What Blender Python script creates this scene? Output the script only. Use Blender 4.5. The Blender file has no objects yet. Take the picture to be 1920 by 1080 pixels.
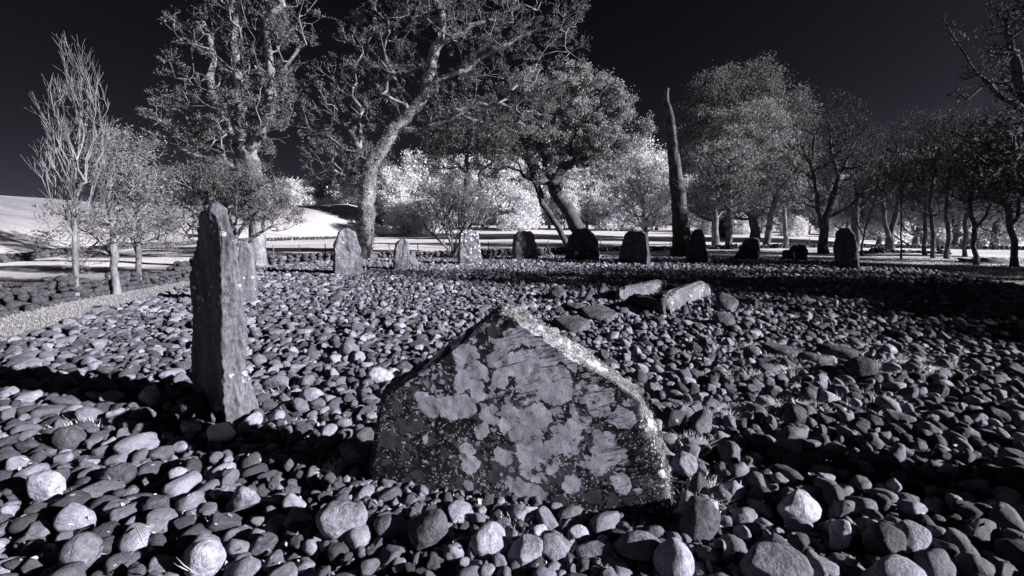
import bpy, math, random
import numpy as np
from math import radians as R
rng = np.random.default_rng(7); random.seed(7)
S = bpy.context.scene
COL = S.collection

# ---------------------------------------------------------------- camera, sky, sun, exposure
CAM_H, FPX, PITCH = 1.55, 800.0, math.atan(115/800)
cd = bpy.data.cameras.new('camera'); cam = bpy.data.objects.new('camera', cd); COL.objects.link(cam)
cd.sensor_width = 36; cd.lens = 36*FPX/1920; cd.clip_end = 6000; cd.clip_start = 0.05
cam.location = (0, 0, CAM_H); cam.rotation_euler = (R(90)-PITCH, 0, 0)
S.camera = cam
SUN_AZ, SUN_EL = 106.8, 18.0          # clockwise from +Y
sx, sy, sz = math.sin(R(SUN_AZ))*math.cos(R(SUN_EL)), math.cos(R(SUN_AZ))*math.cos(R(SUN_EL)), math.sin(R(SUN_EL))
SH = np.array([sx, sy])/math.hypot(sx, sy)
ld = bpy.data.lights.new('sun', 'SUN'); sun = bpy.data.objects.new('sun', ld); COL.objects.link(sun)
ld.energy = 5.0; ld.angle = R(0.5); ld.color = (1.0, 0.95, 0.935)
from mathutils import Vector, Matrix, Euler
sun.rotation_euler = Vector((sx, sy, sz)).to_track_quat('Z', 'Y').to_euler()
W = bpy.data.worlds.new('World'); S.world = W; W.use_nodes = True
wn = W.node_tree.nodes; wl = W.node_tree.links; wn.clear()
sky = wn.new('ShaderNodeTexSky'); sky.sky_type = 'NISHITA'; sky.sun_disc = False
sky.sun_elevation = R(SUN_EL); sky.sun_rotation = R(SUN_AZ); sky.air_density = 0.15; sky.dust_density = 1.0; sky.ozone_density = 1.0
sep = wn.new('ShaderNodeSeparateColor'); wl.new(sky.outputs[0], sep.inputs[0])      # the infrared film sees only the red end
pw = wn.new('ShaderNodeMath'); pw.operation = 'POWER'; wl.new(sep.outputs[0], pw.inputs[0]); pw.inputs[1].default_value = 1.3
tint = wn.new('ShaderNodeMix'); tint.data_type = 'RGBA'; tint.blend_type = 'MULTIPLY'; tint.inputs[0].default_value = 1
cl = wn.new('ShaderNodeMath'); cl.operation = 'MINIMUM'; wl.new(pw.outputs[0], cl.inputs[0]); cl.inputs[1].default_value = 2.5
wl.new(cl.outputs[0], tint.inputs[6]); tint.inputs[7].default_value = (0.82, 0.85, 1.14, 1)
bg = wn.new('ShaderNodeBackground'); bg.inputs[1].default_value = 0.0105
wl.new(tint.outputs[2], bg.inputs[0]); wo = wn.new('ShaderNodeOutputWorld'); wl.new(bg.outputs[0], wo.inputs[0])
S.view_settings.view_transform = 'Standard'; S.view_settings.look = 'None'
S.view_settings.exposure = 1.45; S.view_settings.gamma = 1; S.view_settings.use_curve_mapping = False
S.render.engine = 'CYCLES'

# ---------------------------------------------------------------- helpers
cp, sp = math.cos(PITCH), math.sin(PITCH)
def ray(u, v):
    a = (u-960)/FPX; b = (540-v)/FPX
    return np.array([a, cp+b*sp, -sp+b*cp])
def G(u, v, z=0.0):                      # where the line of sight meets a level z
    d = ray(u, v); t = (z-CAM_H)/d[2]; return np.array([d[0]*t, d[1]*t, z])
def PD(u, v, Y):                         # the point of that line at distance Y
    d = ray(u, v); t = Y/d[1]; return np.array([d[0]*t, Y, CAM_H+d[2]*t])
def sstep(x, a, b):
    t = np.clip((x-a)/(b-a), 0, 1); return t*t*(3-2*t)

_perm = np.random.default_rng(3).permutation(256); _perm = np.concatenate([_perm, _perm, _perm])
_gr = np.random.default_rng(4).normal(size=(256, 3)); _gr /= np.linalg.norm(_gr, axis=1)[:, None]
def perlin(P):
    P = np.asarray(P, float); i = np.floor(P).astype(int); f = P-i; i &= 255
    w = f*f*f*(f*(f*6-15)+10); out = 0
    for dx in (0, 1):
        for dy in (0, 1):
            for dz in (0, 1):
                h = _perm[_perm[_perm[(i[:, 0]+dx) & 255]+((i[:, 1]+dy) & 255)]+((i[:, 2]+dz) & 255)]
                g = _gr[h]; d = f-np.array([dx, dy, dz])
                ww = (w[:, 0] if dx else 1-w[:, 0])*(w[:, 1] if dy else 1-w[:, 1])*(w[:, 2] if dz else 1-w[:, 2])
                out = out+ww*(g*d).sum(1)
    return out*1.6
def fbm(P, oct=4, gain=.5, lac=2.1):
    o = 0; a = 1; P = np.asarray(P, float)
    for k in range(oct): o = o+a*perlin(P*lac**k+k*17.3); a *= gain
    return o

def mesh_np(name, V, faces, mat=None, smooth=True):
    """faces: list of (n,k) index arrays"""
    me = bpy.data.meshes.new(name); V = np.asarray(V, np.float32)
    faces = [np.asarray(f, np.int32) for f in faces if len(f)]
    nl = sum(f.size for f in faces); nf = sum(len(f) for f in faces)
    me.vertices.add(len(V)); me.vertices.foreach_set('co', V.ravel())
    me.loops.add(nl); me.loops.foreach_set('vertex_index', np.concatenate([f.ravel() for f in faces]))
    tot = np.concatenate([np.full(len(f), f.shape[1], np.int32) for f in faces])
    st = np.concatenate([[0], np.cumsum(tot)[:-1]]).astype(np.int32)
    me.polygons.add(nf); me.polygons.foreach_set('loop_start', st)
    me.polygons.foreach_set('use_smooth', np.full(nf, smooth))
    me.update(calc_edges=True); me.validate()
    if mat: me.materials.append(mat)
    return me
def obj(name, me, parent=None, loc=None, rot=None, scl=None):
    o = bpy.data.objects.new(name, me); COL.objects.link(o)
    if parent: o.parent = parent
    if loc is not None: o.location = loc
    if rot is not None: o.rotation_euler = rot
    if scl is not None: o.scale = scl
    return o
def tag(o, label=None, cat=None, group=None, kind=None):
    if label: o['label'] = label
    if cat: o['category'] = cat
    if group: o['group'] = group
    if kind: o['kind'] = kind
    return o
def empty(name, loc):
    o = bpy.data.objects.new(name, None); COL.objects.link(o); o.location = loc; return o

# ---------------------------------------------------------------- materials
class NT:
    def __init__(s, name):
        s.m = bpy.data.materials.new(name); s.m.use_nodes = True; s.t = s.m.node_tree; s.t.nodes.clear()
        s.out = s.t.nodes.new('ShaderNodeOutputMaterial')
    def n(s, typ, **k):
        nd = s.t.nodes.new('ShaderNode'+typ)
        for a, b in k.items(): setattr(nd, a, b)
        return nd
    def l(s, a, b): s.t.links.new(a, b)
    def coord(s, kind='Object'): return s.n('TexCoord').outputs[kind]
    def math(s, op, a, b=None, c=None, clamp=False):
        nd = s.n('Math', operation=op, use_clamp=clamp)
        for i, x in enumerate((a, b, c)):
            if x is None: continue
            if isinstance(x, (int, float)): nd.inputs[i].default_value = x
            else: s.l(x, nd.inputs[i])
        return nd.outputs[0]
    def vmath(s, op, a, b):
        nd = s.n('VectorMath', operation=op)
        for i, x in enumerate((a, b)):
            if isinstance(x, (tuple, list)): nd.inputs[i].default_value = x
            elif isinstance(x, (int, float)): nd.inputs[i].default_value = (x, x, x)
            else: s.l(x, nd.inputs[i])
        return nd.outputs[0]
    def noise(s, vec, scale, detail=4, rough=.55, dist=0, out=0):
        nd = s.n('TexNoise'); s.l(vec, nd.inputs['Vector']); nd.inputs['Scale'].default_value = scale
        nd.inputs['Detail'].default_value = detail; nd.inputs['Roughness'].default_value = rough; nd.inputs['Distortion'].default_value = dist
        return nd.outputs[out]
    def voro(s, vec, scale, feature='F1', out='Distance'):
        nd = s.n('TexVoronoi', feature=feature); s.l(vec, nd.inputs['Vector']); nd.inputs['Scale'].default_value = scale
        return nd.outputs[out] if out != 'both' else nd
    def ramp(s, fac, stops):
        nd = s.n('ValToRGB'); e = nd.color_ramp.elements
        while len(e) < len(stops): e.new(0.5)
        for i, (p, c) in enumerate(stops):
            e[i].position = p; e[i].color = (*(c if isinstance(c, tuple) else (c*.975, c*.985, c*1.045)), 1)
        s.l(fac, nd.inputs[0]); return nd.outputs[0]
    def mix(s, fac, a, b, mode='MIX'):
        nd = s.n('Mix', data_type='RGBA', blend_type=mode)
        for i, x in ((0, fac), (6, a), (7, b)):
            if isinstance(x, (int, float)): nd.inputs[i].default_value = x if i == 0 else (x, x, x, 1)
            elif isinstance(x, tuple): nd.inputs[i].default_value = (*x, 1)
            else: s.l(x, nd.inputs[i])
        return nd.outputs[2]
    def step(s, x, a, b):
        nd = s.n('MapRange', interpolation_type='SMOOTHSTEP')
        s.l(x, nd.inputs[0]); nd.inputs[1].default_value = a; nd.inputs[2].default_value = b
        return nd.outputs[0]
    def bump(s, h, dist, strength=1.0, prev=None):
        nd = s.n('Bump'); s.l(h, nd.inputs['Height']); nd.inputs['Distance'].default_value = dist; nd.inputs['Strength'].default_value = strength
        if prev: s.l(prev, nd.inputs['Normal'])
        return nd.outputs[0]
    def diffuse(s, col, normal=None, rough=.9, spec=.25):
        nd = s.n('BsdfPrincipled'); nd.inputs['Roughness'].default_value = rough; nd.inputs['Specular IOR Level'].default_value = spec
        if isinstance(col, tuple): nd.inputs['Base Color'].default_value = (*col, 1)
        else: s.l(col, nd.inputs['Base Color'])
        if normal: s.l(normal, nd.inputs['Normal'])
        s.l(nd.outputs[0], s.out.inputs[0]); return s.m

def mat_cobble(name='cobble_stone', lo=.07, hi=.44):
    s = NT(name); c = s.coord(); oi = s.n('ObjectInfo')
    rnd = oi.outputs['Random']
    off = s.math('MULTIPLY', rnd, 87.0)
    v = s.vmath('ADD', c, s.n('CombineXYZ').outputs[0])
    cx = s.n('CombineXYZ'); s.l(off, cx.inputs[0]); s.l(s.math('MULTIPLY', rnd, 31.0), cx.inputs[1]); v = s.vmath('ADD', c, cx.outputs[0])
    base = s.ramp(rnd, [(0, lo), (.3, lo*1.7), (.62, (lo+hi)*.42), (.9, hi*.82), (1, hi*1.02)])
    m1 = s.noise(v, 1.3, 6, .65); m2 = s.noise(v, 11, 4, .7)
    col = s.mix(1, base, s.ramp(m1, [(.3, .62), (.7, 1.3)]), 'MULTIPLY')
    col = s.mix(1, col, s.ramp(m2, [(.3, .72), (.7, 1.25)]), 'MULTIPLY')
    # pale round lichen spots on some cobbles
    vv = s.voro(s.vmath('ADD', v, s.vmath('MULTIPLY', s.noise(v, 7, 2, out=1), .1)), 1.5, out='both')
    sepc = s.n('SeparateColor'); s.l(vv.outputs['Color'], sepc.inputs[0])
    rr = s.math('MULTIPLY', s.math('SUBTRACT', sepc.outputs[0], .74), 1.1)
    spot = s.math('GREATER_THAN', s.math('SUBTRACT', rr, vv.outputs['Distance']), 0)
    col = s.mix(s.math('MULTIPLY', spot, .8), col, .5)
    m3 = s.noise(v, 34, 3, .8); col = s.mix(1, col, s.ramp(m3, [(.35, .66), (.65, 1.3)]), 'MULTIPLY')
    b = s.bump(s.noise(v, 2.6, 9, .7), .16, .7)
    b = s.bump(m2, .03, .5, b)
    return s.diffuse(col, b, .8, .3)

def mat_stone(name, dark=.05, mid=.16, pale=.55, lich=.5, grain=(1, 1, 1), bumpd=.03, scale=1.0, fade=None, lichscale=1.0, mossy=False):
    """weathered slab: dark rock, grey crust, pale lobed lichen patches"""
    s = NT(name); c = s.coord('Object')
    g = s.vmath('MULTIPLY', c, grain)
    n0 = s.noise(g, 3.2*scale, 7, .62)
    rock = s.ramp(n0, [(.3, dark), (.52, (dark+mid)*.5), (.72, mid)])
    fine = s.noise(g, 60*scale, 4, .7)
    rock = s.mix(1, rock, s.ramp(fine, [(.3, .6), (.7, 1.4)]), 'MULTIPLY')
    d1 = s.vmath('MULTIPLY', s.vmath('SUBTRACT', s.noise(c, 9*lichscale, 4, .6, out=1), (.5, .5, .5)), .10/lichscale)
    d2 = s.vmath('MULTIPLY', s.vmath('SUBTRACT', s.noise(c, 38*lichscale, 6, .75, out=1), (.5, .5, .5)), .035/lichscale)
    cc = s.vmath('ADD', s.vmath('ADD', c, d1), d2)
    big = s.noise(c, 1.7*lichscale, 2, .5); big0 = s.math('ADD', big, .06)
    if fade is not None:                                   # where the crust grows (object space): centre, radii
        q = s.vmath('DIVIDE', s.vmath('SUBTRACT', c, fade[0]), fade[1])
        ln = s.n('VectorMath', operation='LENGTH'); s.l(q, ln.inputs[0])
        grow = s.math('SUBTRACT', 1.0, ln.outputs['Value'])
        big = s.math('ADD', s.math('MULTIPLY', big, .7), s.math('MULTIPLY', grow, .85))
        big = s.math('ADD', big, -.20)
    col = rock; hmap = None
    for k, (sc, tone, lo_, gain) in enumerate([(26, (mid*1.1+.04), .5, 1.0), (60, pale*.8, .62, .9), (11, mid*1.4+.03, .55, 1.0), (20, pale*.75, .60, 1.0), (8.5, pale, .50, 1.1), (5.2, pale*.92, .56, 1.2)]):
        vd = s.voro(s.vmath('ADD', cc, (k*3.1, k*1.7, k*.9)), sc*lichscale, out='both')
        sc_ = s.n('SeparateColor'); s.l(vd.outputs['Color'], sc_.inputs[0])
        # radius per patch grows where the crust is rich
        rad = s.math('MULTIPLY', s.math('SUBTRACT', s.math('ADD', s.math('MULTIPLY', sc_.outputs[0], .55), big0 if (k < 3 and fade is not None) else big), lo_+ (1-lich)*.55), gain)
        m = s.step(s.math('SUBTRACT', rad, vd.outputs['Distance']), -.015, .03)
        col = s.mix(m, col, s.mix(1, s.ramp(fine, [(.25, tone*.75), (.75, tone*1.15)]), s.ramp(sc_.outputs[1], [(0, .8), (1, 1.12)]), 'MULTIPLY'))
        hmap = m if hmap is None else s.math('MAXIMUM', hmap, m)
    col = s.mix(1, col, s.ramp(s.noise(c, 14*lichscale, 6, .7), [(.3, .74), (.7, 1.22)]), 'MULTIPLY')
    # dark pits and cracks that cut through the crust
    pit = s.step(s.noise(cc, 24*lichscale, 8, .8), .565, .60)
    col = s.mix(s.math('MULTIPLY', pit, .85), col, (dark, dark, dark*1.1))
    if mossy:                                              # dry moss and turf lie on what faces up or along the broken edge
        ge = s.n('NewGeometry'); sx_ = s.n('SeparateXYZ'); s.l(ge.outputs['True Normal'], sx_.inputs[0])
        e = s.math('ADD', s.math('MULTIPLY', sx_.outputs[0], .42), sx_.outputs[2])
        e = s.math('ADD', e, s.math('MULTIPLY', s.noise(c, 11, 9, .85), 3.2))
        mm = s.step(e, 2.0, 2.7); tx = s.noise(s.vmath('MULTIPLY', c, (1, 1, 1)), 70, 5, .75)
        col = s.mix(mm, col, s.ramp(tx, [(.38, .02), (.66, .34)])); n0 = s.math('ADD', n0, s.math('MULTIPLY', s.math('MULTIPLY', tx, mm), .6))
    b = s.bump(n0, bumpd*2.5, .6); b = s.bump(s.noise(g, 26*scale, 6, .7), bumpd*.45, .8, b); b = s.bump(hmap, .0015 if mossy else .004, .4, b)
    return s.diffuse(col, b, .95, .06)

def mat_bark(name, lo, hi, sc=1.0):
    s = NT(name); c = s.coord('Object'); g = s.vmath('MULTIPLY', c, (1, 1, .3))
    n = s.noise(g, 9*sc, 6, .7); n2 = s.noise(c, 1.6*sc, 4, .6)
    col = s.mix(1, s.ramp(n, [(.32, lo), (.68, hi)]), s.ramp(n2, [(.35, .55), (.65, 1.5)]), 'MULTIPLY')
    return s.diffuse(col, s.bump(n, .06, .9), .95, .1)
def mat_leaf(name, a, b, trans=.35):
    s = NT(name); g = s.n('NewGeometry')
    col = s.ramp(g.outputs['Random Per Island'], [(0, a), (.5, (a+b)/2), (1, b)])
    d = s.n('BsdfDiffuse'); s.l(col, d.inputs[0]); t = s.n('BsdfTranslucent'); s.l(col, t.inputs[0])
    m = s.n('MixShader'); m.inputs[0].default_value = trans; s.l(d.outputs[0], m.inputs[1]); s.l(t.outputs[0], m.inputs[2])
    s.l(m.outputs[0], s.out.inputs[0]); return s.m
def mat_plain(name, c, rough=.8, spec=.2, nscale=8, var=.3, coord='Object'):
    s = NT(name); n = s.noise(s.coord(coord), nscale, 4)
    return s.diffuse(s.ramp(n, [(.3, c*(1-var)), (.7, c*(1+var))]), None, rough, spec)

M_COB = mat_cobble()
M_QUARTZ = mat_plain('white_quartz', .72, .6, .4, 6, .15)
M_BARK = mat_bark('bark_grey', .05, .22); M_BARKD = mat_bark('bark_dark', .03, .11); M_BARKP = mat_bark('bark_pale', .07, .24)
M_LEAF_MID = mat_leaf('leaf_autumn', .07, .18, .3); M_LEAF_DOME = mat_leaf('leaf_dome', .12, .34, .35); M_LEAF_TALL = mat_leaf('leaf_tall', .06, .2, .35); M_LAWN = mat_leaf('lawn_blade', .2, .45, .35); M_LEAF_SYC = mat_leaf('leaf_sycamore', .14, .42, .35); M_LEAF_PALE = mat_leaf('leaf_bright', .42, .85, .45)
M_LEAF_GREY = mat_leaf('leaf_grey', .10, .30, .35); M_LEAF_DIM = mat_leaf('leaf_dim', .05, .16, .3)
M_GRASSBLADE = mat_leaf('grass_blade', .5, .85, .4)
M_WALL = mat_stone('drystone', .03, .12, .4, .4, bumpd=.03, lichscale=.6)

# ---------------------------------------------------------------- terrain
CAIRN = np.array([(-5.8, 4.1)]+[tuple(G(u, v, -.12)[:2]) for u, v in ((8, 672), (120, 628), (250, 586), (340, 555), (410, 529))]+[(-10.0, 15.2), (-8.6, 18.6), (-5.0, 20.6), (0, 21.6), (5, 21.8), (10, 21.2), (14.0, 18.6),
                  (14.6, 15.4), (13.4, 12.0), (12.3, 9.6), (11.5, 6), (9.5, 1.5), (6, -1.2), (-4.6, -1.2), (-5.6, 1.5)])
def poly_sd(x, y, P):                       # signed distance, negative inside
    x = np.asarray(x, float); y = np.asarray(y, float); d = np.full(x.shape, 1e9); ins = np.zeros(x.shape, bool)
    for i in range(len(P)):
        a = P[i]; b = P[(i+1) % len(P)]; e = b-a
        t = np.clip(((x-a[0])*e[0]+(y-a[1])*e[1])/(e@e), 0, 1)
        d = np.minimum(d, np.hypot(x-a[0]-t*e[0], y-a[1]-t*e[1]))
        c = ((a[1] > y) != (b[1] > y)) & (x < (b[0]-a[0])*(y-a[1])/(b[1]-a[1]+1e-12)+a[0]); ins ^= c
    return np.where(ins, -d, d)
AZ_K = np.array([-180, -100, -75, -50.2, -39.5, -26.5, -20.5, -16, -11, 0, 40, 180.])
FOOT = np.array([20, 20, 20, 23, 44, 58, 72, 80, 70, 45, 60, 20.])
CREST = np.array([55, 55, 55, 60, 84, 108, 118, 118, 118, 130, 130, 55.])
HCR = np.array([4, 4, 5, 6.2, 6.0, 7.0, 8.0, 4.8, 2.0, 1.5, .4, 4.])
def terrain(x, y, smooth=False):
    x = np.asarray(x, float); y = np.asarray(y, float)
    sd = poly_sd(x, y, CAIRN)
    z = -.15-.21*sstep(sd, -.3, 1.1)
    az = np.degrees(np.arctan2(x, y)); dep = np.maximum(np.abs(y), np.hypot(x, y)*.62)
    f = np.interp(az, AZ_K, FOOT); c = np.interp(az, AZ_K, CREST); h = np.interp(az, AZ_K, HCR)
    z = z+h*sstep(dep, f, c)
    a = np.clip(x/np.maximum(y, 5), 0, 1.5)
    z = z-2.3*sstep(dep, 28, 85)*sstep(a, .55, 1.25)
    if not smooth:
        P = np.stack([x*.12, y*.12, x*0], -1).reshape(-1, 3); P2 = np.stack([x*.7, y*.7, x*0+5], -1).reshape(-1, 3)
        z = z+(perlin(P).reshape(x.shape)*.10+perlin(P2).reshape(x.shape)*.03)*sstep(sd, 0, 3)
        P3 = np.stack([x*.012, y*.012, x*0+9], -1).reshape(-1, 3)
        z = z+perlin(P3).reshape(x.shape)*6*sstep(np.hypot(x, y), 160, 700)
    return z
def tz(x, y): return float(terrain(np.array([x]), np.array([y]))[0])

NA, NR = 420, 260
rad = np.concatenate([[.05], np.geomspace(.5, 3200, NR-1)]); ang = np.linspace(0, 2*np.pi, NA, endpoint=False)
RR, AA = np.meshgrid(rad, ang, indexing='ij'); TX = (RR*np.sin(AA)).ravel(); TY = (RR*np.cos(AA)).ravel()+4
TV = np.stack([TX, TY, terrain(TX, TY)], 1)
i0 = np.arange(NR-1)[:, None]*NA; j = np.arange(NA)[None]; j2 = (j+1) % NA
TF = np.stack([i0+j, i0+j2, i0+NA+j2, i0+NA+j], -1).reshape(-1, 4)[:, ::-1]
s = NT('grass_ground'); c = s.coord('Object')
n1 = s.noise(c, .35, 6, .65); n2 = s.noise(c, 6, 5, .75); n3 = s.noise(s.vmath('MULTIPLY', c, (1, 2.2, 1)), .05, 5, .6)
gcol = s.ramp(n1, [(.3, (.62, .60, .585)), (.7, (.86, .83, .81))])
gcol = s.mix(1, gcol, s.ramp(n2, [(.3, .62), (.65, 1.12)]), 'MULTIPLY')
gcol = s.mix(1, gcol, s.ramp(n3, [(.35, .72), (.6, 1.05)]), 'MULTIPLY')
xx = s.n('SeparateXYZ'); s.l(c, xx.inputs[0]); e = s.math('ADD', xx.outputs[0], s.math('MULTIPLY', s.noise(c, .06, 4, .6), 22.0))
left_dim_ = s.step(e, -20, -42); gcol = s.mix(s.math('MULTIPLY', left_dim_, .8), gcol, s.mix(1, gcol, s.ramp(s.noise(c, .22, 7, .75), [(.35, .16), (.7, .42)]), 'MULTIPLY'))  # rough grass of the left hill, with the dimming there painted into its colour
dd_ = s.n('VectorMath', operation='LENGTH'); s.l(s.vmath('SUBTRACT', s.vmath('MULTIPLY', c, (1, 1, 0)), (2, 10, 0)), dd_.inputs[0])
cairn_shade_ = s.step(s.math('ADD', dd_.outputs['Value'], s.math('MULTIPLY', s.noise(c, .3, 4, .6), 8.0)), 30, 22)
gcol = s.mix(cairn_shade_, gcol, s.mix(1, gcol, .5, 'MULTIPLY'))  # shade on the duller grass around the cairn, put into the ground colour
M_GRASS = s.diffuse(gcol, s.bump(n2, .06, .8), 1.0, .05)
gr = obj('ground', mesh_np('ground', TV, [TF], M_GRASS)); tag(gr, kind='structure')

# ---------------------------------------------------------------- rock prototypes
def ico(n):
    import bmesh
    bm = bmesh.new(); bmesh.ops.create_icosphere(bm, subdivisions=n, radius=1)
    V = np.array([v.co[:] for v in bm.verts]); F = np.array([[v.index for v in f.verts] for f in bm.faces]); bm.free(); return V, F
ICO = {n: ico(n) for n in (1, 2, 3, 4)}
def rock_verts(V, r, cuts=7, amp=.07, hard=.8):
    V = V.copy(); c = r.normal(size=(cuts, 3)); c /= np.linalg.norm(c, axis=1)[:, None]
    for k in range(cuts):
        d = r.uniform(.55, .88); ex = V@c[k]-d; soft = np.where(ex > 0, ex, 0)
        V -= (soft*hard)[:, None]*c[k]
    o = r.uniform(0, 90, 3)
    V = V*(1+amp*2.2*perlin(V*.9+o)[:, None]+amp*.7*perlin(V*2.4+o)[:, None]+amp*.25*perlin(V*6+o)[:, None])
    V -= (V.max(0)+V.min(0))/2; V /= np.abs(V).max(0); return V
protos = []; rr_ = np.random.default_rng(11)
src = bpy.data.collections.new('cobble_shapes')
NP_ = 18
for k in range(NP_):
    V, F = ICO[3]; hard = [.65, .9, 1.0][k % 3]
    me = mesh_np('cobble', rock_verts(V, rr_, [5, 8, 11][k % 3], .10, hard), [F], M_COB); protos.append(me)
    po = bpy.data.objects.new('cobble_shape_%02d' % k, me); src.objects.link(po)

# ---------------------------------------------------------------- standing stones
def surf_noise(P, N, amp, f, grain, octs=4):
    g = P*np.array(grain)
    n = fbm(g*f, octs, .52)
    rid = 1-np.abs(fbm(g*f*.8+40, 3, .5))*2.0
    return amp*(n*.6+rid*.35)
def build_stone(name, Lpx, Rpx, P0, axis, T, zb=-.35, NL=56, M=84, amp=.03, f=4.0, grain=(1, 1, 1), rnd=.12, toptaper=.8, mat=None, lean=0., label='', side=1, backamp=0, Tshape=None, stepped=0.):
    """Lpx/Rpx: outline of the face that looks at the viewer, as lines of sight met with the stone's own vertical plane"""
    P0 = np.asarray(P0, float)[:2]; ax = np.asarray(axis, float)[:2]; ax = ax/np.linalg.norm(ax)
    nb = np.array([-ax[1], ax[0]])            # away from the camera
    if nb[1] < 0: nb = -nb
    def hit(u, v):
        d = ray(u, v); t = (P0@nb)/(d[:2]@nb); p = d*t; return (p[:2]-P0)@ax, CAM_H+p[2]
    L = sorted([hit(*p)[::-1] for p in Lpx]); Rr = sorted([hit(*p)[::-1] for p in Rpx])
    zt = min(L[-1][0], Rr[-1][0]); L = np.array(L); Rr = np.array(Rr)
    zs = zb+(zt-zb)*(1-(1-np.linspace(0, 1, NL))**1.35)
    sl = np.interp(zs, L[:, 0], L[:, 1]); sr = np.interp(zs, Rr[:, 0], Rr[:, 1])
    # rounded rectangle, evenly sampled
    q = np.linspace(0, 4, M, endpoint=False); corner = []
    V = []
    for k, z in enumerate(zs):
        w = max(sr[k]-sl[k], .02); tt = (z-zb)/(zt-zb); Tk = T*(1-(1-toptaper)*tt**1.6)
        if Tshape: Tk *= np.interp(tt, *Tshape)
        per = 2*(w+Tk); x = np.linspace(0, per, M, endpoint=False)
        # keep the sample parametrisation proportional on each side
        nW = int(round(M*.5*W_SHARE)); nT = M//2-nW
        xs = np.concatenate([np.linspace(0, w, nW, endpoint=False), np.full(nT, w), np.linspace(w, 0, nW, endpoint=False), np.zeros(M-2*nW-nT)])
        ys = np.concatenate([np.zeros(nW), np.linspace(0, Tk, nT, endpoint=False), np.full(nW, Tk), np.linspace(Tk, 0, M-2*nW-nT, endpoint=False)])
        cx, cy = w/2, Tk/2; r = min(rnd*1.0, w*.45, Tk*.45)
        dx = np.abs(xs-cx)-(cx-r); dy = np.abs(ys-cy)-(cy-r)
        m = (dx > 0) & (dy > 0); ln = np.hypot(dx, dy); ln[ln == 0] = 1
        xs = np.where(m, cx+np.sign(xs-cx)*((cx-r)+dx/ln*r), xs); ys = np.where(m, cy+np.sign(ys-cy)*((cy-r)+dy/ln*r), ys)
        V.append(np.stack([sl[k]+xs, ys+lean*tt, np.full(M, z)], 1))
    V = np.array(V); last = V[-1]; cen = last.mean(0)
    rings = [V]
    for q_, up in ((.7, .012), (.35, .02)):
        rr = cen+(last-cen)*q_; rr[:, 2] += up; rings.append(rr[None])
    V = np.concatenate(rings); n = len(V); tip = cen+np.array([0, 0, .022])
    F = []
    i = np.arange(n-1)[:, None]*M; j = np.arange(M)[None]; jj = (j+1) % M
    F4 = np.stack([i+j, i+jj, i+M+jj, i+M+j], -1).reshape(-1, 4)
    V = V.reshape(-1, 3); V = np.vstack([V, tip]); ti = len(V)-1
    j = np.arange(M); F3 = np.stack([(n-1)*M+j, (n-1)*M+(j+1) % M, np.full(M, ti)], 1)
    me = mesh_np(name, V, [F4, F3], mat); N = np.zeros((len(V), 3), np.float32); me.vertices.foreach_get('normal', N.reshape(-1)) if False else me.vertices.foreach_get('normal', (tmp := np.zeros(len(V)*3, np.float32)))
    N = tmp.reshape(-1, 3)
    off = rng.uniform(0, 50, 3)
    D = surf_noise(V+off, N, amp, f, grain)
    if stepped:
        lay = perlin((V+off)*np.array([2.2, 2.2, .7])*2.0); D = D+stepped*np.sign(lay)*np.minimum(1, np.abs(lay)*9)
    D = D+amp*.25*perlin((V+off)*f*7)
    if backamp: D = D*(1+backamp*np.clip((V[:, 1]-.02)/.08, 0, 1)*(1-.5*np.clip((V[:, 1]-T*.6)/T, 0, 1)))
    V2 = V+N*D[:, None]
    origin = np.array([P0[0], P0[1], 0]); B = np.stack([np.array([ax[0], ax[1], 0]), np.array([nb[0], nb[1], 0]), np.array([0, 0, 1.])])
    me.vertices.foreach_set('co', V2.astype(np.float32).ravel()); me.update()
    o = obj(name, me, loc=origin, rot=(0, 0, math.atan2(ax[1], ax[0])))
    # world footprint for the cobble filler
    base = V2.reshape(-1, 3)[M*8:M*9][:, :2]; wp = base[:, :1]*ax+base[:, 1:2]*nb+P0
    FOOT_PTS.append(wp)
    tag(o, label, 'standing stone', 'standing stones of the circle'); return o, V2, (P0, ax, nb)
W_SHARE = .68; FOOT_PTS = []

# the big lichen-covered slab in front
PL, PR = G(686, 914), G(1262, 990)
M_BIG = mat_stone('lichen_slab', .012, .045, .60, 1.0, bumpd=.003, scale=1.0, fade=((1.0, 0, .78), (1.0, 3.0, .95)), lichscale=1.0, mossy=True)
W_SHARE = .8
big, bigV, bigF = build_stone('standing_stone', [(676, 985), (686, 905), (700, 800), (712, 748), (760, 712), (812, 680), (862, 640), (893, 606), (915, 592), (935, 586)],
    [(1270, 1060), (1264, 1000), (1252, 900), (1238, 850), (1210, 800), (1200, 752), (1150, 712), (1085, 678), (1030, 640), (975, 604), (945, 586)],
    PL, PR-PL, .27, NL=170, M=300, amp=.0035, f=3.2, rnd=.03, backamp=15, toptaper=.8, mat=M_BIG,
    label='broad peaked slab blotched with pale lichen, closest to the camera in the cobbles')
W_SHARE = .6
M_TALL = mat_stone('tall_slab', .035, .17, .42, .34, grain=(1, 1, .28), bumpd=.03, scale=1.3, lichscale=1.5)
cL, cR = G(366, 752), G(422, 799)
W_SHARE = .5
build_stone('standing_stone', [(362, 790), (364, 740), (358, 600), (361, 500), (369, 430), (381, 402), (389, 393)], [(427, 820), (424, 797), (419, 740), (416, 600), (414, 500), (410, 440), (404, 405), (396, 393)],
    cL, cR-cL, .20, NL=150, M=170, Tshape=((0, .2, .35, .6, 1), (1.5, 1.3, 1.0, .95, .85)), amp=.036, f=3.4, grain=(2.2, 2.2, .35), rnd=.015, toptaper=.5, mat=M_TALL, stepped=.006,
    label='tallest narrow slab, dark on its left side, standing left of the peaked slab')
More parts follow.
